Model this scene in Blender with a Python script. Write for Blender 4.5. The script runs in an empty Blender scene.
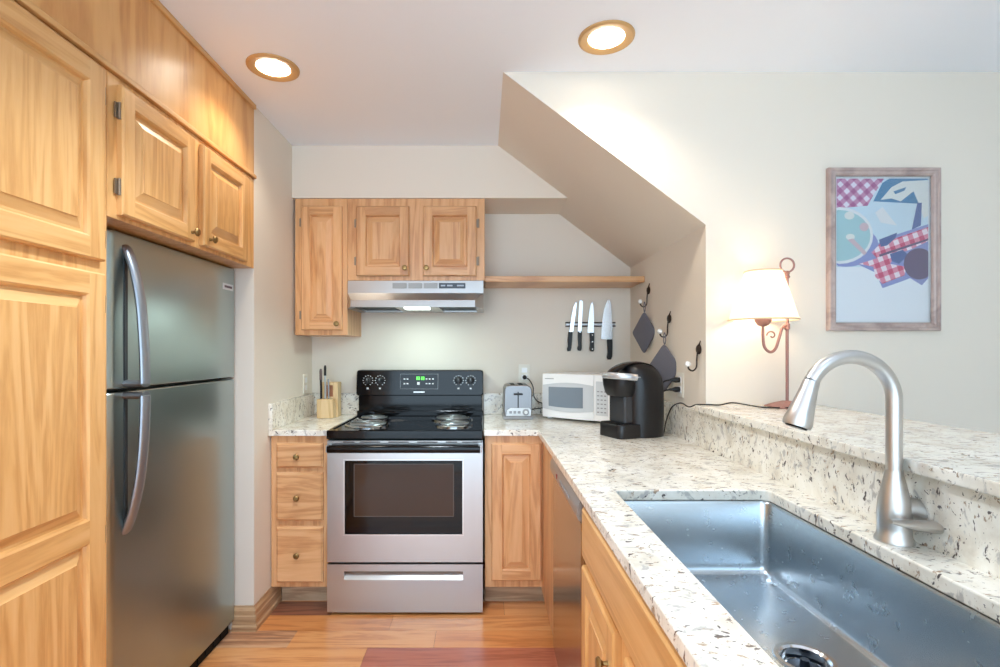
import bpy, math, random
from mathutils import Vector, Matrix
from mathutils.geometry import tessellate_polygon

scene = bpy.context.scene
COL = scene.collection
PI = math.pi
random.seed(7)

# ------------------------------------------------------------------ camera
cam_data = bpy.data.cameras.new('camera')
cam = bpy.data.objects.new('camera', cam_data)
COL.objects.link(cam)
cam.location = (0, 0, 1.29)
cam.rotation_euler = (PI / 2, 0, 0)
cam_data.sensor_width = 36.0
cam_data.lens = 510 / 1000 * 36.0
cam_data.shift_x = 0.016
cam_data.shift_y = 0.0175
cam_data.clip_start = 0.02
scene.camera = cam

# ------------------------------------------------------------------ world, exposure
world = bpy.data.worlds.new('world')
scene.world = world
world.use_nodes = True
wbg = world.node_tree.nodes['Background']
wbg.inputs['Color'].default_value = (0.62, 0.82, 1.0, 1)
wbg.inputs['Strength'].default_value = 2.45
scene.view_settings.view_transform = 'Standard'
scene.view_settings.look = 'None'
scene.view_settings.gamma = 1.0
scene.view_settings.use_curve_mapping = False
scene.view_settings.exposure = 1.14
scene.cycles.use_denoising = True
scene.cycles.max_bounces = 8
scene.cycles.diffuse_bounces = 5
scene.cycles.sample_clamp_indirect = 6.0
scene.cycles.caustics_reflective = False
scene.cycles.caustics_refractive = False


def lamp(name, kind, loc, energy, color, rot=(0, 0, 0), **kw):
    d = bpy.data.lights.new(name, kind)
    d.energy = energy
    d.color = color
    for k, v in kw.items():
        setattr(d, k, v)
    o = bpy.data.objects.new(name, d)
    o.location = loc
    o.rotation_euler = rot
    COL.objects.link(o)
    return o

# fill spots without fixtures, added at ceiling height to brighten floor, counters and ceiling
for lx, ly, le in ((-0.38, 1.3, 56), (-0.3, -0.9, 60), (0.62, 0.55, 4), (2.2, 0.2, 22)):
    lamp('can_or_fill_spot', 'SPOT', (lx, ly, 2.415), le, (0.78, 0.90, 1.0), spot_size=math.radians(120), spot_blend=0.7, shadow_soft_size=0.09)


# ------------------------------------------------------------------ materials
def lin(r, g, b):
    f = lambda c: (c / 255) / 12.92 if c / 255 <= 0.04045 else ((c / 255 + 0.055) / 1.055) ** 2.4
    return (f(r), f(g), f(b), 1)


def new_mat(name):
    m = bpy.data.materials.new(name)
    m.use_nodes = True
    nt = m.node_tree
    return m, nt, nt.nodes['Principled BSDF']


def node(nt, kind, **ins):
    n = nt.nodes.new(kind)
    for k, v in ins.items():
        n.inputs[k.replace('_', ' ')].default_value = v
    return n


def plain(name, rgb, rough=0.5, metal=0.0, noise=0.0, emit=0.0, coat=0.0, spec=0.5):
    m, nt, b = new_mat(name)
    b.inputs['Specular IOR Level'].default_value = spec
    b.inputs['Base Color'].default_value = lin(*rgb)
    b.inputs['Roughness'].default_value = rough
    b.inputs['Metallic'].default_value = metal
    b.inputs['Coat Weight'].default_value = coat
    b.inputs['Coat Roughness'].default_value = 0.08
    if emit:
        b.inputs['Emission Color'].default_value = lin(*rgb)
        b.inputs['Emission Strength'].default_value = emit
    tc = node(nt, 'ShaderNodeTexCoord')
    nz = node(nt, 'ShaderNodeTexNoise', Scale=40.0, Detail=3.0)
    nt.links.new(tc.outputs['Object'], nz.inputs['Vector'])
    mr = node(nt, 'ShaderNodeMapRange')
    mr.inputs['To Min'].default_value = max(0.02, rough - 0.012 - noise)
    mr.inputs['To Max'].default_value = min(1, rough + 0.012 + noise)
    nt.links.new(nz.outputs['Fac'], mr.inputs['Value'])
    nt.links.new(mr.outputs['Result'], b.inputs['Roughness'])
    return m


def ramp(nt, stops):
    r = nt.nodes.new('ShaderNodeValToRGB')
    e = r.color_ramp.elements
    while len(e) < len(stops):
        e.new(0.5)
    for i, (p, c) in enumerate(stops):
        e[i].position = p
        e[i].color = c
    return r


def wood(name, tones, scale, rough=0.36, bump=0.03, coat=0.12):
    """tones: dark grain, mid, light"""
    m, nt, b = new_mat(name)
    L = nt.links.new
    tc = node(nt, 'ShaderNodeTexCoord')
    oi = node(nt, 'ShaderNodeObjectInfo')
    mp = node(nt, 'ShaderNodeMapping')
    mp.inputs['Scale'].default_value = scale
    ad = nt.nodes.new('ShaderNodeVectorMath')
    ad.operation = 'ADD'
    mul = nt.nodes.new('ShaderNodeMath')
    mul.operation = 'MULTIPLY'
    mul.inputs[1].default_value = 37.0
    L(oi.outputs['Random'], mul.inputs[0])
    L(tc.outputs['Object'], mp.inputs['Vector'])
    L(mp.outputs['Vector'], ad.inputs[0])
    L(mul.outputs[0], ad.inputs[1])
    n1 = node(nt, 'ShaderNodeTexNoise', Scale=0.55, Detail=4.0, Roughness=0.55, Distortion=1.2)
    L(ad.outputs[0], n1.inputs['Vector'])
    n2 = node(nt, 'ShaderNodeTexNoise', Scale=4.0, Detail=6.0, Roughness=0.65, Distortion=0.3)
    L(ad.outputs[0], n2.inputs['Vector'])
    # cathedral rings out of the broad noise
    sn = nt.nodes.new('ShaderNodeMath')
    sn.operation = 'MULTIPLY'
    sn.inputs[1].default_value = 30.0
    L(n1.outputs['Fac'], sn.inputs[0])
    si = nt.nodes.new('ShaderNodeMath')
    si.operation = 'SINE'
    L(sn.outputs[0], si.inputs[0])
    mr = node(nt, 'ShaderNodeMapRange')
    mr.inputs['From Min'].default_value = -1
    mr.inputs['From Max'].default_value = 1
    L(si.outputs[0], mr.inputs['Value'])
    mx = nt.nodes.new('ShaderNodeMix')
    mx.inputs['Factor'].default_value = 0.66
    L(mr.outputs['Result'], mx.inputs[2])
    L(n2.outputs['Fac'], mx.inputs[3])
    r = ramp(nt, [(0.18, tones[0]), (0.5, tones[1]), (0.82, tones[2])])
    L(mx.outputs[0], r.inputs['Fac'])
    hv = nt.nodes.new('ShaderNodeHueSaturation')
    mv = node(nt, 'ShaderNodeMapRange')
    mv.inputs['To Min'].default_value = 0.93
    mv.inputs['To Max'].default_value = 1.06
    L(oi.outputs['Random'], mv.inputs['Value'])
    L(mv.outputs['Result'], hv.inputs['Value'])
    L(r.outputs['Color'], hv.inputs['Color'])
    L(hv.outputs['Color'], b.inputs['Base Color'])
    b.inputs['Roughness'].default_value = rough
    b.inputs['Coat Weight'].default_value = coat
    b.inputs['Coat Roughness'].default_value = 0.2
    bp = node(nt, 'ShaderNodeBump', Strength=bump, Distance=0.01)
    L(n2.outputs['Fac'], bp.inputs['Height'])
    L(bp.outputs['Normal'], b.inputs['Normal'])
    return m


def paint(name, rgb, rough=0.75):
    m, nt, b = new_mat(name)
    tc = node(nt, 'ShaderNodeTexCoord')
    nz = node(nt, 'ShaderNodeTexNoise', Scale=160.0, Detail=3.0)
    nt.links.new(tc.outputs['Object'], nz.inputs['Vector'])
    bp = node(nt, 'ShaderNodeBump', Strength=0.04, Distance=0.004)
    nt.links.new(nz.outputs['Fac'], bp.inputs['Height'])
    nt.links.new(bp.outputs['Normal'], b.inputs['Normal'])
    b.inputs['Base Color'].default_value = lin(*rgb)
    b.inputs['Roughness'].default_value = rough
    return m


def steel(name, rgb, rough, scale, bump=0.015):
    m, nt, b = new_mat(name)
    L = nt.links.new
    tc = node(nt, 'ShaderNodeTexCoord')
    mp = node(nt, 'ShaderNodeMapping')
    mp.inputs['Scale'].default_value = scale
    L(tc.outputs['Object'], mp.inputs['Vector'])
    nz = node(nt, 'ShaderNodeTexNoise', Scale=8.0, Detail=4.0, Roughness=0.7)
    L(mp.outputs['Vector'], nz.inputs['Vector'])
    mr = node(nt, 'ShaderNodeMapRange')
    mr.inputs['To Min'].default_value = rough - 0.06
    mr.inputs['To Max'].default_value = rough + 0.08
    L(nz.outputs['Fac'], mr.inputs['Value'])
    L(mr.outputs['Result'], b.inputs['Roughness'])
    bp = node(nt, 'ShaderNodeBump', Strength=bump, Distance=0.003)
    L(nz.outputs['Fac'], bp.inputs['Height'])
    L(bp.outputs['Normal'], b.inputs['Normal'])
    b.inputs['Base Color'].default_value = lin(*rgb)
    b.inputs['Metallic'].default_value = 1.0
    return m


def granite(name):
    m, nt, b = new_mat(name)
    L = nt.links.new
    tc = node(nt, 'ShaderNodeTexCoord')
    wv = node(nt, 'ShaderNodeTexNoise', Scale=9.0, Detail=2.0)
    L(tc.outputs['Object'], wv.inputs['Vector'])
    warp = nt.nodes.new('ShaderNodeMix')
    warp.data_type = 'VECTOR'
    warp.inputs['Factor'].default_value = 0.06
    L(tc.outputs['Object'], warp.inputs[4])
    L(wv.outputs['Color'], warp.inputs[5])
    vec = warp.outputs[1]

    def noise(scale, detail, rough=0.6, stretch=None, dist=0.4):
        n = node(nt, 'ShaderNodeTexNoise', Scale=scale, Detail=detail, Roughness=rough, Distortion=dist)
        if stretch:
            mp = node(nt, 'ShaderNodeMapping')
            mp.inputs['Scale'].default_value = stretch
            mp.inputs['Rotation'].default_value = (0.2, 0.3, 0.35)
            L(vec, mp.inputs['Vector'])
            L(mp.outputs['Vector'], n.inputs['Vector'])
        else:
            L(vec, n.inputs['Vector'])
        return n

    base = ramp(nt, [(0.30, lin(212, 203, 188)), (0.48, lin(233, 228, 216)), (0.66, lin(242, 239, 231))])
    L(noise(13.0, 5.0).outputs['Fac'], base.inputs['Fac'])

    def over(col, fac_out, rgb):
        mx = nt.nodes.new('ShaderNodeMix')
        mx.data_type = 'RGBA'
        L(fac_out, mx.inputs['Factor'])
        L(col, mx.inputs[6])
        mx.inputs[7].default_value = rgb
        return mx.outputs[2]

    def mask(n, lo, hi):
        r = ramp(nt, [(lo, (0, 0, 0, 1)), (hi, (1, 1, 1, 1))])
        L(n.outputs['Fac'], r.inputs['Fac'])
        return r.outputs['Color']

    c = base.outputs['Color']
    c = over(c, mask(noise(30.0, 4.0, 0.6, (1, 1.5, 1)), 0.57, 0.65), lin(188, 184, 178))
    c = over(c, mask(noise(46.0, 4.0, 0.65, (1, 1.9, 1.0)), 0.605, 0.65), lin(168, 146, 124))
    c = over(c, mask(noise(50.0, 3.0, 0.6, (0.75, 1.6, 0.9)), 0.628, 0.672), lin(92, 84, 82))
    c = over(c, mask(noise(120.0, 2.0, 0.5), 0.69, 0.72), lin(84, 78, 78))
    L(c, b.inputs['Base Color'])
    b.inputs['Roughness'].default_value = 0.22
    b.inputs['Coat Weight'].default_value = 0.3
    b.inputs['Coat Roughness'].default_value = 0.06
    return m


OAK_T = (lin(194, 139, 80), lin(218, 166, 104), lin(227, 180, 122))
BACK_T = (lin(188, 130, 84), lin(216, 164, 114), lin(226, 178, 132))
W = {}
W['oak_v'] = wood('oak_vertical_grain', OAK_T, (14, 14, 1.3))
W['oak_h'] = wood('oak_horizontal_grain', OAK_T, (1.3, 1.3, 14))
W['maple_v'] = wood('maple_vertical_grain', BACK_T, (16, 16, 1.4))
W['maple_h'] = wood('maple_horizontal_grain', BACK_T, (1.4, 1.4, 16))
W['fascia'] = wood('plywood_veneer_grain', (lin(192, 132, 72), lin(214, 160, 98), lin(222, 172, 112)), (7, 7, 1.0), 0.34)
W['plinth'] = wood('toe_kick_wood', (lin(150, 120, 92), lin(184, 154, 122), lin(204, 178, 146)), (1.5, 1.5, 16), 0.6)
W['base'] = wood('baseboard_wood', (lin(150, 112, 78), lin(184, 146, 108), lin(204, 168, 130)), (1.5, 1.5, 18), 0.4)
W['block'] = wood('knife_block_wood', (lin(196, 158, 108), lin(222, 190, 142), lin(232, 204, 160)), (14, 14, 2), 0.5)
W['picframe'] = wood('picture_frame_wood', (lin(150, 132, 128), lin(176, 156, 150), lin(190, 172, 166)), (6, 6, 6), 0.4)
WALL = paint('warm_beige_wall_paint', (229, 220, 207))
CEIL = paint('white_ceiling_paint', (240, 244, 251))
GRAN = granite('speckled_white_granite')
STEEL_V = steel('brushed_steel_fridge', (176, 188, 186), 0.30, (40, 40, 1.0))
STEEL_H = steel('brushed_steel_range', (184, 183, 182), 0.30, (1.0, 40, 40))
STEEL_S = plain('satin_steel_sink', (188, 196, 202), 0.27, 1.0)
NICKEL = plain('brushed_nickel', (206, 204, 202), 0.36, 1.0)
CHROME = plain('bright_chrome', (225, 225, 225), 0.12, 1.0)
BLACK = plain('black_enamel', (9, 9, 11), 0.10, 0, spec=0.28)
BLACKP = plain('black_plastic', (18, 18, 20), 0.35, spec=0.35)
BLACKM = plain('matte_black', (9, 9, 10), 0.7, spec=0.3)
GLASSB = plain('dark_oven_glass', (12, 10, 9), 0.05, 0, spec=0.3)
GREYP = plain('grey_plastic', (150, 152, 156), 0.4)
WHITEP = plain('white_plastic', (246, 247, 248), 0.3)
IVORY = plain('ivory_plastic', (232, 228, 216), 0.4)
MARK = plain('white_marking', (225, 228, 230), 0.5)
BRASS = plain('antique_brass', (150, 122, 78), 0.32, 0.9)
HINGE = plain('old_bronze_hinge', (150, 134, 116), 0.4, 0.7)
GREEN = plain('green_clock_digits', (110, 230, 90), 0.4, emit=1.2)
BRONZE = plain('bronze_ring', (196, 156, 104), 0.4, 0.3)
IRON = plain('dark_iron', (58, 46, 40), 0.5, 0.6)
PORC = plain('white_porcelain', (240, 238, 234), 0.2)
CLOTH = plain('grey_woven_cloth', (104, 102, 110), 0.9)
ROSE = plain('rose_copper_metal', (158, 116, 108), 0.45, 0.2)
COIL = plain('burner_coil', (150, 156, 160), 0.3, 0.8)
LENS = plain('lit_lamp_lens', (255, 246, 230), 0.4, emit=7.0)
HOODLENS = plain('lit_hood_lens', (240, 255, 250), 0.4, emit=5.0)


# ------------------------------------------------------------------ mesh builder
class MB:
    def __init__(s):
        s.v, s.f, s.m, s.sm = [], [], [], []
        s.xf = Matrix.Identity(4)

    def add(s, vs, fs, mat=0, smooth=False):
        o = len(s.v)
        s.v += [tuple(s.xf @ Vector(p)) for p in vs]
        for q in fs:
            s.f.append(tuple(o + i for i in q))
            s.m.append(mat)
            s.sm.append(smooth)

    def box(s, x0, x1, y0, y1, z0, z1, mat=0):
        s.add([(x0, y0, z0), (x1, y0, z0), (x1, y1, z0), (x0, y1, z0),
               (x0, y0, z1), (x1, y0, z1), (x1, y1, z1), (x0, y1, z1)],
              [(0, 3, 2, 1), (4, 5, 6, 7), (0, 1, 5, 4), (1, 2, 6, 5), (2, 3, 7, 6), (3, 0, 4, 7)], mat)

    def rings(s, rs, mat=0, smooth=True, cap0=True, cap1=True, closed=True):
        """loft through rings of equal length"""
        n = len(rs[0])
        vs = [p for r in rs for p in r]
        fs = []
        for i in range(len(rs) - 1):
            for j in range(n if closed else n - 1):
                k = (j + 1) % n
                fs.append((i * n + j, i * n + k, (i + 1) * n + k, (i + 1) * n + j))
        s.add(vs, fs, mat, smooth)
        if cap0:
            s.add(rs[0], [tuple(range(n))[::-1]], mat, False)
        if cap1:
            s.add(rs[-1], [tuple(range(n))], mat, False)

    def tube(s, pts, r, seg=12, mat=0, cap=True, flat=None):
        """round bar along pts; r a number or one per point; flat=(ru, rv) for an oval bar"""
        pts = [Vector(p) for p in pts]
        rs = r if isinstance(r, (list, tuple)) else [r] * len(pts)
        out, prev = [], None
        for i, p in enumerate(pts):
            a = pts[max(i - 1, 0)]
            b = pts[min(i + 1, len(pts) - 1)]
            t = (b - a).normalized()
            if prev is None:
                u = t.orthogonal().normalized()
                if flat:
                    u = Vector(flat[2]) - t * Vector(flat[2]).dot(t)
                    u.normalize()
            else:
                u = prev - t * prev.dot(t)
                u.normalize()
            prev = u
            w = t.cross(u)
            fu, fv = (flat[0], flat[1]) if flat else (1, 1)
            out.append([p + u * (rs[i] * fu * math.cos(2 * PI * k / seg)) + w * (rs[i] * fv * math.sin(2 * PI * k / seg)) for k in range(seg)])
        s.rings(out, mat, True, cap, cap)

    def lathe(s, prof, c, axis='z', seg=24, mat=0, cap0=True, cap1=True):
        """prof: (radius, distance along the axis)"""
        cx, cy, cz = c
        out = []
        for r, h in prof:
            ring = []
            for k in range(seg):
                a = 2 * PI * k / seg
                x, y = r * math.cos(a), r * math.sin(a)
                if axis == 'z':
                    ring.append((cx + x, cy + y, cz + h))
                elif axis == 'y':      # along -y
                    ring.append((cx + x, cy - h, cz + y))
                elif axis == 'x':      # along +x
                    ring.append((cx + h, cy + x, cz + y))
                else:                  # along -x
                    ring.append((cx - h, cy - x, cz + y))
            out.append(ring)
        s.rings(out, mat, True, cap0, cap1)

    def prism(s, poly, axis, a, b, mat=0, smooth=False):
        def P(u, v, w):
            return {'y': (u, w, v), 'z': (u, v, w), 'x': (w, u, v)}[axis]
        n = len(poly)
        lo = [P(u, v, a) for u, v in poly]
        hi = [P(u, v, b) for u, v in poly]
        s.add(lo + hi, [(i, (i + 1) % n, n + (i + 1) % n, n + i) for i in range(n)], mat, smooth)
        s.add(lo, [tuple(range(n))[::-1]], mat)
        s.add(hi, [tuple(range(n))], mat)

    def slab(s, outer, holes, z0, z1, mat=0):
        loops = [outer] + holes
        tri = tessellate_polygon([[Vector((x, y, 0)) for x, y in l] for l in loops])
        flat = [p for l in loops for p in l]
        for z in (z0, z1):
            s.add([(x, y, z) for x, y in flat], [tuple(t) for t in tri], mat)
        for l in loops:
            n = len(l)
            s.add([(x, y, z0) for x, y in l] + [(x, y, z1) for x, y in l],
                  [(i, (i + 1) % n, n + (i + 1) % n, n + i) for i in range(n)], mat)

    def build(s, name, mats, parent=None, bevel=0.0, local=False, loc=None, seg=2, solid=0.0, angle=35):
        base = Vector((0, 0, 0))
        if parent is not None and not local:
            p = parent
            while p is not None:
                base += p.location
                p = p.parent
        if loc is not None:
            base = Vector(loc)
        me = bpy.data.meshes.new(name)
        me.from_pydata([tuple(Vector(v) - base) for v in s.v], [], s.f)
        for m in (mats if isinstance(mats, (list, tuple)) else [mats]):
            me.materials.append(m)
        me.polygons.foreach_set('material_index', s.m)
        me.polygons.foreach_set('use_smooth', s.sm)
        import bmesh
        bm = bmesh.new()
        bm.from_mesh(me)
        bmesh.ops.remove_doubles(bm, verts=bm.verts, dist=1e-5)
        bmesh.ops.recalc_face_normals(bm, faces=bm.faces)
        bm.to_mesh(me)
        bm.free()
        if any(s.sm):
            me.set_sharp_from_angle(angle=math.radians(angle))
        me.update()
        o = bpy.data.objects.new(name, me)
        COL.objects.link(o)
        if loc is not None:
            o.location = loc
        if parent is not None:
            o.parent = parent
        if solid:
            md = o.modifiers.new('solid', 'SOLIDIFY')
            md.thickness = solid
            md.offset = 0
        if bevel:
            md = o.modifiers.new('bevel', 'BEVEL')
            md.width = bevel
            md.segments = seg
            md.limit_method = 'ANGLE'
            md.angle_limit = math.radians(40)
        return o


def tag(o, label, cat, group=None):
    o['label'] = label
    o['category'] = cat
    if group:
        o['group'] = group
    return o


def thing(name, label, cat, loc=(0, 0, 0), rotz=0.0, group=None):
    o = bpy.data.objects.new(name, None)
    o.empty_display_size = 0.05
    COL.objects.link(o)
    o.location = loc
    o.rotation_euler = (0, 0, rotz)
    return tag(o, label, cat, group)


def struct(name, b, mats, bevel=0.0):
    o = b.build(name, mats, bevel=bevel)
    o['kind'] = 'structure'
    return o


def dup(root, loc, label=None):
    r = root.copy()
    COL.objects.link(r)
    r.location = loc
    if label:
        r['label'] = label
    for ch in list(root.children):
        c = ch.copy()
        COL.objects.link(c)
        c.parent = r
        for g in ch.children:
            d = g.copy()
            COL.objects.link(d)
            d.parent = c
    return r


def rrect(x0, x1, y0, y1, r, n=5):
    out = []
    for cx, cy, a0 in ((x1 - r, y1 - r, 0), (x0 + r, y1 - r, 90), (x0 + r, y0 + r, 180), (x1 - r, y0 + r, 270)):
        for k in range(n + 1):
            a = math.radians(a0 + 90 * k / n)
            out.append((cx + r * math.cos(a), cy + r * math.sin(a)))
    return out


def smooth_path(pts, n=8):
    """Catmull-Rom through pts"""
    P = [Vector(p) for p in pts]
    P = [P[0] * 2 - P[1]] + P + [P[-1] * 2 - P[-2]]
    out = []
    for i in range(1, len(P) - 2):
        for k in range(n):
            t = k / n
            a, b, c, d = P[i - 1], P[i], P[i + 1], P[i + 2]
            out.append(0.5 * ((2 * b) + (c - a) * t + (2 * a - 5 * b + 4 * c - d) * t * t + (3 * b - a - 3 * c + d) * t ** 3))
    out.append(P[-2])
    return out


# ------------------------------------------------------------------ room shell
WB, WL, WR, ZC = 3.16, -1.065, 0.907, 2.43      # back wall, left wall, alcove side wall, ceiling
YF = 2.085                                       # wall with the picture

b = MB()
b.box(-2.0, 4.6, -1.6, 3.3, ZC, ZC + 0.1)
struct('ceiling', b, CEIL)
b = MB()
b.box(-2.0, 4.6, WB, 3.3, 0, ZC)
struct('wall_back', b, WALL)
b = MB()
b.box(-1.95, WL, 2.362, WB, 0, ZC)
struct('wall_left', b, WALL)
b = MB()
b.box(-2.05, -1.95, -3.2, WB, 0, ZC)
struct('wall_behind_fridge', b, WALL)
b = MB()      # the mass under the stairs: picture wall, alcove side and the sloping underside
b.prism([(WR, 0), (4.6, 0), (4.6, ZC), (0.078, ZC), (WR, 1.8055)], 'y', YF, WB)
struct('wall_right', b, WALL)
b = MB()      # dropped soffit over the wall cabinets
b.prism([(WL, 2.139), (0.464, 2.139), (0.078, ZC), (WL, ZC)], 'y', 2.83, WB)
struct('wall_soffit', b, WALL)
b = MB()      # low wall that carries the bar ledge
b.box(WR, 1.24, -0.35, YF, 0, 1.044)
struct('wall_bar', b, WALL)

# floor: planks run across the picture, one mesh, a tone per plank
TONES = [(lin(186, 110, 58), lin(216, 142, 82), lin(226, 156, 96)),
         (lin(196, 122, 68), lin(224, 156, 98), lin(232, 170, 112)),
         (lin(150, 78, 54), lin(178, 100, 74), lin(190, 114, 86)),
         (lin(130, 82, 58), lin(200, 146, 108), lin(226, 184, 144)),
         (lin(96, 54, 38), lin(136, 82, 60), lin(158, 102, 76))]
FL = [wood('floor_plank_tone', t, (1.6, 16, 16), 0.28, 0.02, 0.4) for t in TONES]
FL.append(plain('floor_joint', (92, 56, 36), 0.7))
b = MB()
b.box(-2.0, 4.6, -3.2, 3.3, -0.06, -0.0025, 5)
rows = {2.49: [(-2, -0.44, 0), (-0.44, 0.6, 1), (0.6, 4.6, 0)],
        2.354: [(-2, -0.86, 3), (-0.86, -0.22, 1), (-0.22, 0.75, 0), (0.75, 4.6, 1)],
        2.218: [(-2, -0.506, 1), (-0.506, 0.62, 2), (0.62, 4.6, 0)],
        2.626: [(-2, -0.75, 4), (-0.75, 0.1, 0), (0.1, 4.6, 1)]}
y = 3.306
while y > -3.1:
    y1, y0 = y, y - 0.136
    key = min(rows, key=lambda k: abs(k - y1))
    if abs(key - y1) < 0.02:
        segs = rows[key]
    else:
        segs, x = [], -2.0
        while x < 4.6:
            n = min(4.6, x + random.uniform(0.5, 1.3))
            segs.append((x, n, random.choice([0, 0, 1, 1, 2, 3])))
            x = n
    for x0, x1, t in segs:
        b.box(x0 + 0.0006, x1 - 0.0006, y0 + 0.0006, y1 - 0.0006, -0.02, 0, t)
    y = y0
struct('floor', b, FL)
b = MB()      # pale carpet added behind the camera and past the bar to bounce light up
b.box(-2.0, 4.6, -3.2, -0.45, 0.0, 0.008)
b.box(1.25, 4.6, -0.45, YF, 0.0, 0.008)
struct('floor_bounce_carpet', b, paint('pale_bounce_carpet', (226, 226, 228), 0.95))
b = MB()  # unseen wall added to keep side light off the picture wall
b.box(3.2, 3.3, -1.6, YF, 0, ZC)
struct('wall_side_light_block', b, WALL)
b = MB()  # unseen wall added to cut the rear light reaching the picture wall
b.box(1.5, 3.3, -1.7, -1.6, 0, ZC)
struct('wall_rear_light_block', b, WALL)

# baseboard
def base_prof(d):
    return [(0, 0), (d, 0), (d, 0.022), (d * 0.72, 0.03), (d * 0.72, 0.066), (d * 0.6, 0.072), (d * 0.6, 0.092), (d * 0.3, 0.104), (d * 0.25, 0.112), (0, 0.112)]
b = MB()
pf = base_prof(0.02)
rs = []
rs.append([(-1.16, 2.362 - u, z) for u, z in pf])
rs.append([(WL + u, 2.362 - u, z) for u, z in pf])
rs.append([(WL + u, 2.64, z) for u, z in pf])
b.rings(rs, 0, False)
struct('baseboard_left', b, W['base'])


# ------------------------------------------------------------------ cabinet makers
class Face:
    """a plane the cabinet fronts lie in: p(u, v, d) is u across, v up, d out of the face"""
    def __init__(s, side, at):
        s.side, s.at = side, at

    def p(s, u, v, d):
        if s.side == '-y':
            return (u, s.at - d, v)
        if s.side == '+x':
            return (s.at + d, u, v)
        return (s.at - d, u, v)

    def quad(s, b, pts, mat):
        b.add([s.p(*q) for q in pts], [tuple(range(len(pts)))], mat)

    def box(s, b, u0, u1, v0, v1, d0, d1, mat=0):
        p, q = s.p(u0, v0, d0), s.p(u1, v1, d1)
        b.box(min(p[0], q[0]), max(p[0], q[0]), min(p[1], q[1]), max(p[1], q[1]), min(p[2], q[2]), max(p[2], q[2]), mat)


def door_mesh(fc, u0, u1, v0, v1, t=0.02, w=0.052, rails=()):
    """raised panel door; mats 0 vertical grain, 1 horizontal grain"""
    b = MB()
    e = 0.005

    def rect(i, d):
        return [(u0 + i, v0 + i, d), (u1 - i, v0 + i, d), (u1 - i, v1 - i, d), (u0 + i, v1 - i, d)]

    def strip(A, B):
        for k in range(4):
            l = (k + 1) % 4
            fc.quad(b, [A[k], A[l], B[l], B[k]], 1 if k in (0, 2) else 0)
    fc.quad(b, rect(0, 0), 0)
    strip(rect(0, 0), rect(0, t - 0.005))
    strip(rect(0, t - 0.005), rect(e, t))
    # stiles run through, rails between
    fc.quad(b, [(u0 + e, v0 + e, t), (u0 + w, v0 + e, t), (u0 + w, v1 - e, t), (u0 + e, v1 - e, t)], 0)
    fc.quad(b, [(u1 - w, v0 + e, t), (u1 - e, v0 + e, t), (u1 - e, v1 - e, t), (u1 - w, v1 - e, t)], 0)
    edges = [v0 + e] + [r for r in rails] + [v1 - e]
    opens = []
    lo = v0 + w
    fc.quad(b, [(u0 + w, v0 + e, t), (u1 - w, v0 + e, t), (u1 - w, lo, t), (u0 + w, lo, t)], 1)
    for r in rails:
        opens.append((lo, r - w * 0.5))
        fc.quad(b, [(u0 + w, r - w * 0.5, t), (u1 - w, r - w * 0.5, t), (u1 - w, r + w * 0.5, t), (u0 + w, r + w * 0.5, t)], 1)
        lo = r + w * 0.5
    opens.append((lo, v1 - w))
    fc.quad(b, [(u0 + w, v1 - w, t), (u1 - w, v1 - w, t), (u1 - w, v1 - e, t), (u0 + w, v1 - e, t)], 1)
    for (p0, p1) in opens:
        def inner(i, d):
            return [(u0 + w + i, p0 + i, d), (u1 - w - i, p0 + i, d), (u1 - w - i, p1 - i, d), (u0 + w + i, p1 - i, d)]
        s = min(1.0, (u1 - u0 - 2 * w) / 0.12)
        R = [inner(0, t), inner(0.005 * s, t - 0.005), inner(0.008 * s, t - 0.0135), inner(0.015 * s, t - 0.0135), inner(0.040 * s, t - 0.003), inner(0.041 * s, t - 0.001)]
        for A, B in zip(R, R[1:]):
            strip(A, B)
        fc.quad(b, R[-1], 0)
    return b


def knob(fc, u, v, d, parent, r=0.0145, mat=None):
    b = MB()
    ax = {'-y': 'y', '+x': 'x', '-x': '-x'}[fc.side]
    b.lathe([(0.006, 0), (0.005, 0.01), (0.008, 0.014), (r, 0.018), (r, 0.022), (r * 0.75, 0.026), (0.003, 0.027)], fc.p(u, v, d), ax, 16)
    return b.build('knob', mat or BRASS, parent)


def hinge(fc, u, v, d, parent, name='hinge'):
    b = MB()
    fc.box(b, u - 0.009, u + 0.004, v - 0.022, v + 0.022, d - 0.0005, d + 0.003)
    p0, p1 = fc.p(u + 0.003, v - 0.024, d + 0.006), fc.p(u + 0.003, v + 0.024, d + 0.006)
    b.tube([p0, p1], 0.0045, 10)
    return b.build(name, HINGE, parent)


def drawer_front(fc, u0, u1, v0, v1, parent, mats, t=0.02):
    b = MB()
    def rect(i, d):
        return [fc.p(u0 + i, v0 + i, d), fc.p(u1 - i, v0 + i, d), fc.p(u1 - i, v1 - i, d), fc.p(u0 + i, v1 - i, d)]
    b.rings([rect(0, 0), rect(0, t - 0.008), rect(0.004, t - 0.005), rect(0.009, t)], 0, False)
    return b.build('drawer', mats, parent)


def carcass(fc, u0, u1, v0, v1, depth, parent, openings, mats, name='body', st=0.03):
    """box with a face frame; openings are left dark behind doors"""
    b = MB()
    fc.box(b, u0, u1, v0, v1, -depth, -0.02, 0)
    us = sorted({u0, u1} | {x for o in openings for x in o[:2]})
    vs = sorted({v0, v1} | {x for o in openings for x in o[2:]})
    fc.box(b, u0, u1, v0, v1, -0.02, 0, 0)
    return b.build(name, mats, parent, bevel=0.0015)


OAK = [W['oak_v'], W['oak_h']]
MAP = [W['maple_v'], W['maple_h']]

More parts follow.
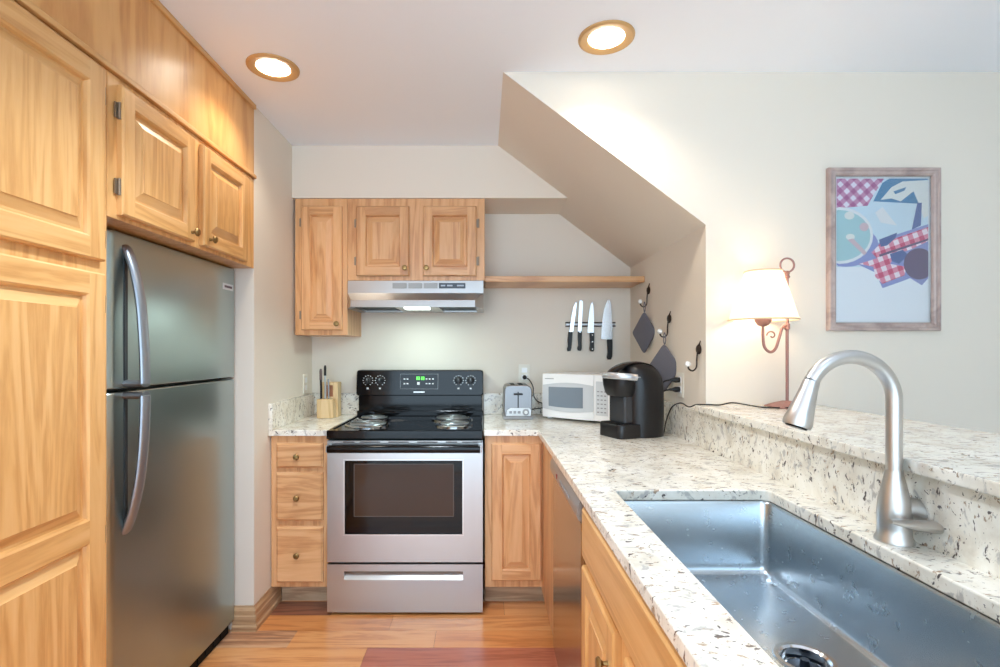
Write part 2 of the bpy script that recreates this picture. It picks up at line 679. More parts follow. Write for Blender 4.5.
# ---- left run: tall pantry cabinet, cabinet over the fridge, fascia
fl = Face('+x', WL)
t = thing('pantry_cabinet', 'tall oak pantry cabinet with raised panel doors to the left of the fridge', 'cabinet', (WL, 1.0, 0))
b = MB()
fl.box(b, 0.42, 1.44, 0.1, 2.085, -0.8, 0)
fl.box(b, 0.42, 1.44, 0.0, 0.1, -0.8, -0.07, 1)
b.build('body', [W['oak_v'], W['plinth']], t, bevel=0.002)
for (a, c) in ((0.94, 1.412), (0.446, 0.918)):
    d = door_mesh(fl, a, c, 1.537, 2.07, w=0.058).build('door', OAK, t)
    hinge(fl, c + 0.004 if a > 0.9 else a - 0.004, 2.0, 0.001, d)
    hinge(fl, c + 0.004 if a > 0.9 else a - 0.004, 1.60, 0.001, d)
    d = door_mesh(fl, a, c, 0.125, 1.503, w=0.06, rails=(0.81,)).build('door', OAK, t)
    hinge(fl, c + 0.004 if a > 0.9 else a - 0.004, 1.42, 0.001, d)
    hinge(fl, c + 0.004 if a > 0.9 else a - 0.004, 0.78, 0.001, d)
    for vv in (1.58, 1.2):
        knob(fl, a + 0.03 if a > 0.9 else c - 0.03, vv, 0.02, t)

t = thing('fridge_cabinet', 'two-door oak cabinet mounted over the stainless fridge', 'cabinet', (WL, 1.9, 1.665))
b = MB()
fl.box(b, 1.441, 2.361, 1.672, 2.085, -0.8, 0)
b.build('body', W['oak_v'], t, bevel=0.002)
d = door_mesh(fl, 1.478, 1.85, 1.685, 2.062, w=0.05).build('door', OAK, t)
hinge(fl, 1.472, 1.985, 0.004, d); hinge(fl, 1.472, 1.765, 0.004, d)
knob(fl, 1.825, 1.715, 0.02, d)
d = door_mesh(fl, 1.905, 2.262, 1.685, 2.062, w=0.05).build('door', OAK, t)
knob(fl, 1.945, 1.715, 0.02, d)

b = MB()
fl.box(b, 0.42, 2.361, 2.087, ZC - 0.001, -0.03, 0, 0)
o = tag(b.build('cabinet_fascia', W['fascia'], loc=(WL, 1.4, 2.087)), 'wide oak veneer fascia panel between the left cabinets and the ceiling', 'panel')
b = MB()
fl.box(b, 0.42, 2.364, 2.087, 2.102, 0, 0.012, 0)
fl.box(b, 0.42, 2.364, 2.102, 2.107, 0, 0.007, 0)
fl.box(b, 0.42, 2.364, ZC - 0.022, ZC - 0.001, 0, 0.010, 0)
b.build('moulding', W['oak_h'], o, bevel=0.002)

# ---- fridge
FXF = -1.145
t = thing('fridge', 'tall stainless steel top-freezer fridge in the alcove', 'fridge', (-1.5, 1.955, 0))
b = MB()
b.box(-1.90, -1.205, 1.57, 2.345, 0.03, 1.655)
b.build('body', plain('fridge_side_grey', (70, 70, 72), 0.5), t, bevel=0.005)
b = MB()
b.box(-1.20, -1.17, 1.58, 2.335, 0.0, 0.055)
for k in range(12):
    b.box(-1.17, -1.166, 1.60 + k * 0.06, 1.64 + k * 0.06, 0.012, 0.045)
b.build('grille', BLACKM, t)


def fridge_door(z0, z1):
    b = MB()
    poly = [(-1.203, 1.552)]
    for k in range(9):
        a = math.radians(-90 + 90 * k / 8)
        poly.append((FXF - 0.03 + 0.03 * math.cos(a), 1.582 + 0.03 * math.sin(a)))
    for k in range(9):
        a = math.radians(90 * k / 8)
        poly.append((FXF - 0.018 + 0.018 * math.cos(a), 2.332 + 0.018 * math.sin(a)))
    poly.append((-1.203, 2.35))
    b.prism(poly, 'z', z0, z1, 0, True)
    return b


def fridge_handle(pts, foot):
    b = MB()
    path = smooth_path(pts, 6)
    b.tube(path, 1.0, 14, flat=(0.021, 0.012, (0, 1, 0)))
    b.tube(foot, 1.0, 12, flat=(0.021, 0.012, (0, 1, 0)))
    return b

ud = fridge_door(1.172, 1.665).build('freezer_door', STEEL_V, t, bevel=0.004)
ld = fridge_door(0.06, 1.160).build('fridge_door', STEEL_V, t, bevel=0.004)
hy = 1.632
fridge_handle([(-1.150, hy, 1.622), (-1.138, hy, 1.606), (-1.116, hy, 1.54), (-1.099, hy, 1.452), (-1.091, hy, 1.36), (-1.086, hy, 1.27), (-1.084, hy, 1.186)],
              [(-1.153, hy, 1.186), (-1.082, hy, 1.186)]).build('handle', plain('handle_grey_steel', (150, 155, 162), 0.32, 0.8), ud)
b = MB(); b.box(FXF - 0.001, FXF + 0.003, hy - 0.012, hy + 0.004, 1.186, 1.60)
b.build('handle_backplate', plain('dark_grey_steel', (70, 74, 78), 0.4, 0.6), ud, bevel=0.001)
fridge_handle([(-1.084, hy, 1.148), (-1.086, hy, 1.06), (-1.092, hy, 0.96), (-1.103, hy, 0.87), (-1.120, hy, 0.79), (-1.140, hy, 0.73), (-1.151, hy, 0.712)],
              [(-1.153, hy, 1.148), (-1.082, hy, 1.148)]).build('handle', bpy.data.materials['handle_grey_steel'], ld)
b = MB(); b.box(FXF - 0.001, FXF + 0.003, hy - 0.012, hy + 0.004, 0.74, 1.148)
b.build('handle_backplate', bpy.data.materials['dark_grey_steel'], ld, bevel=0.001)
b = MB()
b.box(FXF - 0.002, FXF + 0.002, 2.235, 2.325, 1.562, 1.590)
bdg = b.build('badge', MARK, ud, bevel=0.001)
b = MB()
for k in range(9):
    b.box(FXF + 0.0015, FXF + 0.0028, 2.247 + k * 0.0075, 2.2525 + k * 0.0075, 1.571, 1.581)
b.build('lettering', plain('badge_lettering', (112, 92, 100), 0.5), bdg)

# ---- wall cabinets on the back wall
fb = Face('-y', 2.84)
t = thing('wall_cabinet', 'narrow tall one-door wall cabinet in the corner left of the range hood', 'cabinet', (-0.9, 3.0, 1.379))
b = MB(); fb.box(b, -1.052, -0.76, 1.379, 2.138, -0.319, 0)
b.build('body', W['maple_v'], t, bevel=0.002)
d = door_mesh(fb, -1.013, -0.786, 1.406, 2.093, w=0.048).build('door', MAP, t)
knob(fb, -0.812, 1.44, 0.02, d); hinge(fb, -1.018, 2.005, 0.001, d); hinge(fb, -1.018, 1.49, 0.001, d)
t = thing('wall_cabinet', 'short two-door wall cabinet directly above the range hood', 'cabinet', (-0.38, 3.0, 1.68))
b = MB(); fb.box(b, -0.759, 0.004, 1.682, 2.138, -0.319, 0)
b.build('body', W['maple_v'], t, bevel=0.002)
d = door_mesh(fb, -0.708, -0.415, 1.706, 2.093, w=0.05).build('door', MAP, t)
knob(fb, -0.437, 1.748, 0.02, d); hinge(fb, -0.713, 2.0, 0.001, d); hinge(fb, -0.713, 1.79, 0.001, d)
d = door_mesh(fb, -0.337, -0.042, 1.706, 2.093, w=0.05).build('door', MAP, t)
knob(fb, -0.318, 1.748, 0.02, d); hinge(fb, -0.034, 2.0, 0.001, d); hinge(fb, -0.034, 1.79, 0.001, d)

# ---- range hood
t = thing('range_hood', 'stainless under-cabinet range hood with lit lamp over the range', 'range hood', (-0.38, 2.95, 1.525))
b = MB()
x0, x1 = -0.757, -0.003
b.add([(x0, 2.838, 1.681), (x1, 2.838, 1.681), (x1, 2.832, 1.612), (x0, 2.832, 1.612),
       (x0 + 0.045, 2.725, 1.562), (x1 - 0.045, 2.725, 1.562), (x1 - 0.045, 2.72, 1.525), (x0 + 0.045, 2.72, 1.525)],
      [(0, 1, 2, 3), (3, 2, 5, 4), (4, 5, 6, 7)])
for s_, xa, xb in ((0, x0, x0 + 0.045), (1, x1, x1 - 0.045)):
    b.add([(xa, 2.838, 1.681), (xa, 2.832, 1.612), (xb, 2.725, 1.562), (xb, 2.72, 1.525), (xa, 2.84, 1.525), (xa, 3.158, 1.525), (xa, 3.158, 1.681)],
          [(0, 1, 4, 5, 6), (1, 2, 3, 4)])
b.add([(x0, 2.838, 1.681), (x1, 2.838, 1.681), (x1, 3.158, 1.681), (x0, 3.158, 1.681)], [(0, 1, 2, 3)])
# underside pan between the filters
zz = 1.535
for xa, xb, ya, yb in ((x0, x0 + 0.04, 2.84, 3.158), (x1 - 0.04, x1, 2.84, 3.158), (x0 + 0.04, x1 - 0.04, 3.10, 3.158),
                       (x0 + 0.045, x1 - 0.045, 2.722, 2.76), (-0.485, -0.245, 2.76, 3.10)):
    b.box(xa, xb, ya, yb, zz - 0.008, zz)
hb = b.build('body', STEEL_H, t)
for xa, xb in ((x0 + 0.04, -0.485), (-0.245, x1 - 0.04)):
    b = MB()
    b.box(xa, xb, 2.76, 3.10, 1.538, 1.545)
    for k in range(16):
        yy = 2.765 + k * 0.021
        b.box(xa + 0.01, xb - 0.01, yy, yy + 0.012, 1.535, 1.538)
    b.build('filter', plain('grey_mesh_filter', (40, 54, 60), 0.4, 0.5), t)
b = MB(); b.box(-0.435, -0.30, 2.77, 2.86, 1.521, 1.528)
b.build('lamp_lens', HOODLENS, t, bevel=0.003)
HV = plain('hood_vent_grey', (150, 146, 142), 0.45, 0.7)
for xa, xb in ((-0.508, -0.43), (-0.42, -0.343), (-0.335, -0.258)):
    b = MB()
    for k in range(7):
        b.box(xa, xb, 2.8315, 2.838, 1.638 + k * 0.0044, 1.6415 + k * 0.0044)
    b.box(xa, xb, 2.833, 2.838, 1.638, 1.668)
    b.build('vent', HV, t)
b = MB(); b.box(-0.25, -0.103, 2.8305, 2.838, 1.638, 1.668)
sp = b.build('switch_panel', plain('slate_panel', (52, 60, 72), 0.3), t, bevel=0.002)
PSW = plain('pale_switch', (165, 176, 190), 0.4)
for xa, xb in ((-0.24, -0.215), (-0.205, -0.175), (-0.15, -0.112)):
    b = MB()
    b.box(xa, xb, 2.829, 2.8306, 1.649, 1.657)
    b.build('switch', PSW, sp)

# ---- shelf
b = MB(); b.box(0.005, WR - 0.001, 2.873, WB - 0.001, 1.679, 1.712)
tag(b.build('shelf', W['maple_h'], bevel=0.003, loc=(0.45, 3.0, 1.679)), 'empty wooden wall shelf between the wall cabinet and the alcove side', 'shelf')

# ---- left drawer base
fd = Face('-y', 2.54)
t = thing('drawer_cabinet', 'narrow three-drawer oak base cabinet left of the range', 'cabinet', (-0.91, 2.8, 0))
b = MB()
fd.box(b, -1.060, -0.772, 0.115, 0.869, -0.61, 0)
b.build('body', W['maple_v'], t, bevel=0.0015)
b = MB(); fd.box(b, -1.044, -0.772, 0, 0.115, -0.60, -0.095)
b.build('toe_kick', W['plinth'], t)
for v0, v1, kv in ((0.712, 0.834, 0.769), (0.449, 0.688, 0.566), (0.143, 0.42, 0.283)):
    d = drawer_front(fd, -1.029, -0.798, v0, v1, t, W['maple_h'])
    knob(fd, -0.922, kv, 0.02, d)

# ---- range
t = thing('range', 'freestanding stainless electric range with black coil cooktop', 'range', (-0.385, 2.8, 0))
sx0, sx1 = -0.766, -0.006
b = MB()
b.box(sx0, sx1, 2.53, 3.10, 0.03, 0.87)
for xx in (sx0 + 0.05, sx1 - 0.05):
    for yy in (2.56, 3.05):
        b.box(xx - 0.015, xx + 0.015, yy - 0.015, yy + 0.015, 0, 0.03)
b.build('body', BLACKM, t, bevel=0.002)
# storage drawer with a pressed-in grip
b = MB()
gx0, gx1, gz0, gz1 = -0.683, -0.1025, 0.172, 0.214
b.box(sx0, sx1, 2.49, 2.53, 0.014, gz0); b.box(sx0, sx1, 2.49, 2.53, gz1, 0.248)
b.box(sx0, gx0, 2.49, 2.53, gz0, gz1); b.box(gx1, sx1, 2.49, 2.53, gz0, gz1)
b.add([(gx0, 2.4905, gz0), (gx1, 2.4905, gz0), (gx1, 2.525, gz1), (gx0, 2.525, gz1)], [(0, 1, 2, 3)])
b.build('storage_drawer', STEEL_H, t)
# oven door with raised steel surround and dark window
dr = MB()
wx0, wx1, wz0, wz1 = -0.683, -0.1025, 0.392, 0.758
dr.box(sx0, sx1, 2.492, 2.528, 0.258, wz0); dr.box(sx0, sx1, 2.492, 2.528, wz1, 0.852)
dr.box(sx0, wx0, 2.492, 2.528, wz0, wz1); dr.box(wx1, sx1, 2.492, 2.528, wz0, wz1)
door = dr.build('oven_door', STEEL_H, t)
b = MB()
for a in ((wx0 - 0.004, wx1 + 0.004, wz0 - 0.004, wz0 + 0.003), (wx0 - 0.004, wx1 + 0.004, wz1 - 0.003, wz1 + 0.004),
          (wx0 - 0.004, wx0 + 0.003, wz0, wz1), (wx1 - 0.003, wx1 + 0.004, wz0, wz1)):
    b.box(a[0], a[1], 2.488, 2.494, a[2], a[3])
b.build('window_trim', NICKEL, door)
b = MB(); b.box(wx0, wx1, 2.498, 2.504, wz0, wz1)
b.build('window_glass', GLASSB, door)
b = MB()
ix0, ix1, iz0, iz1 = -0.638, -0.147, 0.478, 0.738
for a in ((ix0, ix1, iz0, iz0 + 0.004), (ix0, ix1, iz1 - 0.004, iz1), (ix0, ix0 + 0.004, iz0, iz1), (ix1 - 0.004, ix1, iz0, iz1)):
    b.box(a[0], a[1], 2.4968, 2.498, a[2], a[3])
b.build('window_border', plain('oven_window_border', (84, 74, 68), 0.4, 0.3), door)
b = MB(); b.box(ix0 + 0.004, ix1 - 0.004, 2.4972, 2.498, iz0 + 0.004, iz1 - 0.004)
b.build('inner_window', plain('brown_oven_window', (66, 48, 37), 0.08, spec=0.3), door)
b = MB()
b.tube([(sx0 + 0.012, 2.452, 0.818), (sx1 - 0.012, 2.452, 0.818)], 1.0, 16, flat=(0.012, 0.019, (0, 1, 0)))
b.build('handle', BLACK, door)
for xx in (sx0 + 0.006, sx1 - 0.022):
    b = MB()
    b.box(xx, xx + 0.016, 2.446, 2.494, 0.802, 0.836)
    b.build('handle_bracket', STEEL_H, door, bevel=0.002)
b = MB()
b.box(sx0 + 0.004, sx1 - 0.004, 2.484, 2.492, 0.798, 0.805)
b.box(sx0 + 0.004, sx1 - 0.004, 2.484, 2.492, 0.842, 0.851)
b.build('handle_bracket', STEEL_H, door, bevel=0.002)
for xx in (0.08, 0.16, 0.30, 0.44, 0.58, 0.66):
    b = MB()
    b.box(sx0 + xx, sx0 + xx + (0.055 if xx in (0.08, 0.58) else 0.10), 2.4835, 2.484, 0.8445, 0.8485)
    b.build('vent', BLACKM, door)
# cooktop
b = MB()
b.box(sx0, sx1, 2.478, 2.53, 0.862, 0.903)
b.box(sx0, sx1, 2.53, 3.10, 0.868, 0.898)
b.box(sx0, sx0 + 0.014, 2.53, 3.10, 0.898, 0.904); b.box(sx1 - 0.014, sx1, 2.53, 3.10, 0.898, 0.904)
b.box(sx0, sx1, 3.075, 3.10, 0.898, 0.93)
ct = b.build('cooktop', BLACK, t, bevel=0.005)
for bx, by, br in ((-0.612, 2.685, 0.105), (-0.632, 2.93, 0.085), (-0.157, 2.685, 0.085), (-0.182, 2.92, 0.105)):
    b = MB()
    b.lathe([(br + 0.012, 0.0), (br + 0.012, 0.006), (br + 0.004, 0.008), (br - 0.002, 0.004), (br * 0.55, 0.0005), (0.012, 0.0005)], (bx, by, 0.8985), 'z', 32)
    bu = b.build('burner', CHROME, ct)
    pts = []
    turns = 5 if br > 0.09 else 4
    for k in range(turns * 24 + 1):
        a = 2 * PI * k / 24
        rr = 0.018 + (br - 0.012 - 0.018) * k / (turns * 24)
        pts.append((bx + rr * math.cos(a), by + rr * math.sin(a), 0.912))
    b = MB()
    b.tube(pts, 0.0048, 8)
    b.build('coil', COIL, bu)
# backguard
b = MB()
b.box(sx0 + 0.008, sx1 - 0.006, 3.085, 3.138, 0.90, 1.03)
b.build('riser', BLACK, t, bevel=0.003)
b = MB()
poly = rrect(sx0 - 0.002, sx1 + 0.002, 1.022, 1.1745, 0.016)
r0 = [(x, 3.138, z) for x, z in poly]
r1 = [(x, 3.062 + (z - 1.022) * 0.12, z) for x, z in poly]
cx, cz = (sx0 + sx1) / 2, 1.098
r2 = [(cx + (x - cx) * 0.988, 3.054 + (z - 1.022) * 0.12, cz + (z - cz) * 0.93) for x, z in poly]
b.rings([r0, r1, r2], 0, True)
bg = b.build('backguard', BLACK, t)


def bgp(x, z, d):     # a point on the leaning panel, d in front of it
    return 3.054 + (z - 1.022) * 0.12 - d

for kx in (-0.697, -0.624, -0.153, -0.080):
    kz = 1.113
    b = MB()
    b.lathe([(0.021, 0), (0.02, 0.006), (0.016, 0.008), (0.0145, 0.022), (0.012, 0.024)], (kx, bgp(kx, kz, 0), kz), 'y', 20)
    b.box(kx - 0.004, kx + 0.004, bgp(kx, kz, 0.030), bgp(kx, kz, 0.02), kz - 0.0165, kz + 0.0165)
    b.box(kx - 0.001, kx + 0.001, bgp(kx, kz, 0.0308), bgp(kx, kz, 0.0295), kz + 0.002, kz + 0.015, 1)
    kb = b.build('knob', [BLACKP, MARK], bg)
    b = MB()
    for k in range(11):  # white tick marks around the knob
        a = math.radians(-60 + 30 * k)
        px_, pz_ = kx + 0.029 * math.cos(a), kz + 0.029 * math.sin(a)
        yy = bgp(px_, pz_, 0)
        b.box(px_ - 0.0028, px_ + 0.0028, yy - 0.0008, yy + 0.002, pz_ - 0.002, pz_ + 0.002)
    yy = bgp(kx, kz - 0.048, 0)
    b.box(kx - 0.0055, kx + 0.0055, yy - 0.0008, yy + 0.002, kz - 0.054, kz - 0.043)
    b.build('dial_marks', MARK, kb)
b = MB()
ox0, ox1, oz0, oz1 = -0.503, -0.276, 1.062, 1.152
for a in ((ox0, ox1, oz0, oz0 + 0.0015), (ox0, ox1, oz1 - 0.0015, oz1), (ox0, ox0 + 0.0015, oz0, oz1), (ox1 - 0.0015, ox1, oz0, oz1)):
    b.add([(a[0], bgp(0, a[2], 0.0012), a[2]), (a[1], bgp(0, a[2], 0.0012), a[2]), (a[1], bgp(0, a[3], 0.0012), a[3]), (a[0], bgp(0, a[3], 0.0012), a[3])], [(0, 1, 2, 3)])
b.build('panel_outline', GREYP, bg)
for xx, z_, ww, hh in [(q, z, 0.0052, 0.0035) for q in (-0.478, -0.460, -0.345, -0.327, -0.307) for z in (1.122, 1.094)] + [(-0.394, 1.095, 0.008, 0.008)]:
    b = MB()
    yy = bgp(0, z_, 0)
    b.box(xx - ww, xx + ww, yy - 0.001, yy + 0.002, z_ - hh, z_ + hh)
    b.build('button', MARK, bg)
b = MB()
yy = bgp(0, 1.126, 0)
for k in range(4):          # seven-segment style clock figures
    xx = -0.408 + k * 0.012 + (0.004 if k > 1 else 0)
    for q in (1.117, 1.125, 1.133):
        b.box(xx, xx + 0.008, yy - 0.001, yy + 0.002, q, q + 0.002)
    b.box(xx + 0.0065, xx + 0.0085, yy - 0.001, yy + 0.002, 1.117, 1.135)
b.build('clock_display', GREEN, bg)
b = MB(); yy = bgp(0, 1.043, 0)
b.box(-0.423, -0.355, yy - 0.001, yy + 0.003, 1.0395, 1.0475)
b.build('badge', NICKEL, bg, bevel=0.001)

# ---- corner base cabinet right of the range
t = thing('corner_cabinet', 'oak base cabinet with one raised panel door right of the range', 'cabinet', (0.15, 2.8, 0))
b = MB()
fd.box(b, 0.004, 0.291, 0.115, 0.869, -0.60, 0)
b.box(0.291, 0.33, 2.06, 3.14, 0.085, 0.869)
b.box(0.33, 0.86, 2.06, 3.13, 0.115, 0.869)
b.build('body', W['maple_v'], t, bevel=0.0015)
b = MB(); fd.box(b, 0.004, 0.34, 0, 0.115, -0.60, -0.095)
b.build('toe_kick', W['plinth'], t)
d = door_mesh(fd, 0.037, 0.283, 0.153, 0.832, w=0.052).build('door', MAP, t)

# ---- dishwasher
t = thing('dishwasher', 'stainless dishwasher built into the peninsula between the corner and the sink cabinet', 'dishwasher', (0.5, 1.755, 0))
dy0, dy1 = 1.457, 2.055
b = MB()
b.box(0.31, 0.86, dy0, dy1, 0.10, 0.868)
b.box(0.34, 0.86, dy0, dy1, 0.0, 0.10)
b.build('body', BLACKM, t)
b = MB()
b.prism([(0.278, dy0 + 0.008), (0.286, dy0), (0.31, dy0), (0.31, dy1), (0.286, dy1), (0.278, dy1 - 0.008)], 'z', 0.105, 0.795, 0)
b.build('door', steel('dishwasher_steel', (170, 164, 158), 0.16, (40, 40, 1)), t)
b = MB()
r0 = []
pf = [(0.31, 0.80), (0.279, 0.80), (0.270, 0.806), (0.266, 0.82), (0.268, 0.845), (0.276, 0.862), (0.31, 0.866)]
b.rings([[(x, dy0, z) for x, z in pf], [(x, dy1, z) for x, z in pf]], 0, True)
cp = b.build('control_panel', plain('taupe_control_panel', (158, 152, 146), 0.3, 0.5), t)
for k in range(6):
    b = MB()
    b.box(0.2645, 0.268, 1.60 + k * 0.035, 1.618 + k * 0.035, 0.826, 0.836)
    b.build('button', GREYP, cp, bevel=0.001)
b = MB(); b.box(0.2648, 0.268, 1.86, 1.875, 0.822, 0.838)
b.build('indicator', plain('red_mark', (150, 52, 44), 0.5), cp)

# ---- sink cabinet (door fronts face the floor aisle)
fp = Face('-x', 0.293)
def sink_base(lab, y0, y1, doors, name):
    t = thing(name, lab, 'cabinet', (0.5, (y0 + y1) / 2, 0))
    b = MB()
    b.box(0.293, 0.315, y0, y1, 0.10, 0.869)
    b.box(0.315, 0.86, y0, y0 + 0.018, 0.10, 0.869); b.box(0.315, 0.86, y1 - 0.018, y1, 0.10, 0.869)
    b.box(0.315, 0.86, y0, y1, 0.10, 0.118)
    b.box(0.842, 0.86, y0, y1, 0.10, 0.869)
    b.build('body', W['oak_v'], t, bevel=0.0015)
    b = MB(); b.box(0.365, 0.86, y0, y1, 0, 0.10)
    b.build('toe_kick', W['plinth'], t)
    drawer_front(fp, y0 + 0.02, y1 - 0.02, 0.712, 0.855, t, W['oak_h']).name = 'false_front'
    for a, c, ku in doors:
        d = door_mesh(fp, a, c, 0.125, 0.69, w=0.055).build('door', OAK, t)
        knob(fp, ku, 0.60, 0.02, d)
sink_base('oak cabinet under the sink with raised panel doors beside the dishwasher', 0.54, 1.453, ((1.085, 1.432, 1.125), (0.575, 1.0, 0.96)), 'sink_cabinet')
sink_base('oak base cabinet at the near end of the peninsula past the sink', -0.34, 0.530, ((0.12, 0.510, 0.16), (-0.32, 0.07, 0.03)), 'base_cabinet')

# ---- counters
b = MB()
b.slab([(WL + 0.001, 2.515), (-0.769, 2.515), (-0.769, WB - 0.001), (WL + 0.001, WB - 0.001)], [], 0.870, 0.900)
o = tag(b.build('countertop', GRAN, bevel=0.003, loc=(-0.9, 2.8, 0.87)), 'short speckled granite countertop over the drawers left of the range', 'countertop')
b = MB()
b.box(WL + 0.001, WL + 0.021, 2.515, WB - 0.001, 0.9005, 1.03)
b.box(WL + 0.021, -0.769, WB - 0.021, WB - 0.001, 0.9005, 1.03)
b.build('backsplash', GRAN, o, bevel=0.002)
SX0, SX1, SY0, SY1 = 0.365, 0.795, 0.575, 1.431
b = MB()
b.slab([(-0.002, 2.515), (0.268, 2.515), (0.268, -0.35), (0.886, -0.35), (0.886, WB - 0.001), (-0.002, WB - 0.001)],
       [rrect(SX0, SX1, SY0, SY1, 0.022)], 0.870, 0.900)
o = tag(b.build('countertop', GRAN, bevel=0.0035, loc=(0.5, 1.6, 0.87)), 'long L-shaped speckled granite countertop with the sink cut into it', 'countertop')
b = MB()
b.box(-0.002, 0.885, WB - 0.021, WB - 0.001, 0.9005, 1.03)
b.box(0.886, 0.906, -0.35, WB - 0.001, 0.870, 1.043)
b.build('backsplash', GRAN, o, bevel=0.002)
b = MB()
b.slab([(0.86, -0.36), (1.365, -0.36), (1.365, YF - 0.001), (0.86, YF - 0.001)], [], 1.045, 1.07)
tag(b.build('bar_ledge', GRAN, bevel=0.006, loc=(1.1, 1.0, 1.045), seg=3), 'raised speckled granite bar ledge carrying the table lamp behind the sink', 'countertop')

# ---- sink
t = thing('sink', 'large rectangular stainless undermount sink in the granite countertop', 'sink', (0.58, 1.045, 0.66))
b = MB()
def srect(i, z, r):
    return [(x, y, z) for x, y in rrect(SX0 + i, SX1 - i, SY0 + i, SY1 - i, r, 6)]
R = [srect(-0.018, 0.8698, 0.03), srect(0.001, 0.8695, 0.022), srect(0.004, 0.862, 0.022), srect(0.004, 0.70, 0.022), srect(0.006, 0.682, 0.022), srect(0.012, 0.671, 0.022), srect(0.024, 0.667, 0.022)]
b.rings(R, 0, True, False, False)
# floor with the drain hole
DC = (0.648, 1.03)
outer = [(p[0], p[1]) for p in R[-1]]
hole = [(DC[0] + 0.056 * math.cos(2 * PI * k / 32), DC[1] + 0.056 * math.sin(2 * PI * k / 32)) for k in range(32)]
tri = tessellate_polygon([[Vector((x, y, 0)) for x, y in outer], [Vector((x, y, 0)) for x, y in hole]])
b.add([(x, y, 0.667) for x, y in outer + hole], [tuple(q) for q in tri])
bas = b.build('basin', STEEL_S, t, angle=60)
b = MB()
b.lathe([(0.058, 0.0), (0.056, 0.003), (0.047, 0.003), (0.043, -0.001), (0.041, -0.025), (0.037, -0.028), (0.004, -0.03)], (DC[0], DC[1], 0.6675), 'z', 32, cap0=False)
dn = b.build('drain', CHROME, t)
b = MB()
b.lathe([(0.034, -0.024), (0.033, -0.018), (0.010, -0.017), (0.008, 0.0), (0.003, 0.002)], (DC[0], DC[1], 0.6675), 'z', 24)
b.build('strainer', plain('dark_strainer', (60, 70, 84), 0.3, 0.7), dn)

# ---- faucet
t = thing('faucet', 'tall brushed nickel gooseneck kitchen faucet behind the sink', 'faucet', (0.84, 1.047, 0.9))
FX, FY = 0.842, 1.047
b = MB()
b.lathe([(0.034, 0), (0.034, 0.006), (0.030, 0.012), (0.029, 0.03), (0.030, 0.055), (0.0275, 0.085), (0.021, 0.115), (0.0165, 0.135), (0.0155, 0.146)], (FX, FY, 0.9005), 'z', 28)
body = b.build('body', NICKEL, t)
b = MB()
pts = [(FX, FY, 1.045), (FX, FY, 1.10), (FX, FY, 1.15)]
ac, ar = FX - 0.092, 0.092
acz = 1.186
for k in range(19):
    a = math.radians(0 + 152 * k / 18)
    pts.append((ac + ar * math.cos(a), FY - 0.006 * k / 18, acz + ar * math.sin(a)))
b.tube(pts, 0.0145, 20)
b.build('spout', NICKEL, t)
e = Vector(pts[-1]); dv = (Vector(pts[-1]) - Vector(pts[-2])).normalized()
dv = Vector((-0.33, -0.02, -0.94)).normalized()
b = MB()
hp = [e, e + dv * 0.003, e + dv * 0.02, e + dv * 0.06, e + dv * 0.09, e + dv * 0.098]
b.tube(hp, [0.0145, 0.0155, 0.0165, 0.0225, 0.0275, 0.0255], 24)
hd = b.build('spray_head', NICKEL, t)
b = MB()
b.tube([e + dv * 0.0975, e + dv * 0.101], [0.021, 0.019], 20)
b.build('nozzle', BLACKP, hd)
b = MB()
b.tube([(FX + 0.008, FY, 0.972), (FX + 0.035, FY - 0.004, 0.967), (FX + 0.062, FY - 0.010, 0.957), (FX + 0.088, FY - 0.018, 0.940)], [0.0225, 0.0225, 0.020, 0.013], 20)
lp = [(FX + 0.098, FY - 0.026, 0.938), (FX + 0.075, FY - 0.036, 0.939), (FX + 0.03, FY - 0.050, 0.946), (FX - 0.02, FY - 0.058, 0.954), (FX - 0.058, FY - 0.062, 0.961)]
b.tube(smooth_path(lp, 5), [0.004 + 0.0105 * math.sin(PI * min(0.96, 0.12 + 0.86 * k / 20)) for k in range(21)], 14, flat=(1.3, 0.78, (0, 1, 0)))
b.build('lever_handle', NICKEL, body)

# ------------------------------------------------------------------ ceiling lights
def can(lab, x, y):
    t = thing('ceiling_light', lab, 'ceiling light', (x, y, ZC), 0, 'recessed ceiling lights')
    b = MB()
    b.lathe([(0.101, 0), (0.100, -0.005), (0.093, -0.009), (0.070, -0.006), (0.064, -0.001)], (x, y, ZC - 0.0005), 'z', 40, cap0=False, cap1=False)
    b.build('trim_ring', BRONZE, t)
    b = MB()
    b.lathe([(0.065, -0.002), (0.056, -0.006), (0.03, -0.008), (0.002, -0.0085)], (x, y, ZC - 0.0005), 'z', 40)
    b.build('lens', LENS, t)
    lamp('can_or_fill_spot', 'SPOT', (x, y, ZC - 0.02), 10, (1.0, 0.88, 0.72), spot_size=math.radians(135), spot_blend=0.6, shadow_soft_size=0.06)
can('recessed ceiling light with bronze ring near the fridge cabinet', -0.847, 2.05)
can('recessed ceiling light with bronze ring in front of the sloping stair underside', 0.445, 1.855)
lamp('hood_light', 'AREA', (-0.37, 2.815, 1.515), 1.1, (0.76, 1.0, 0.93), shape='RECTANGLE', size=0.13, size_y=0.08)

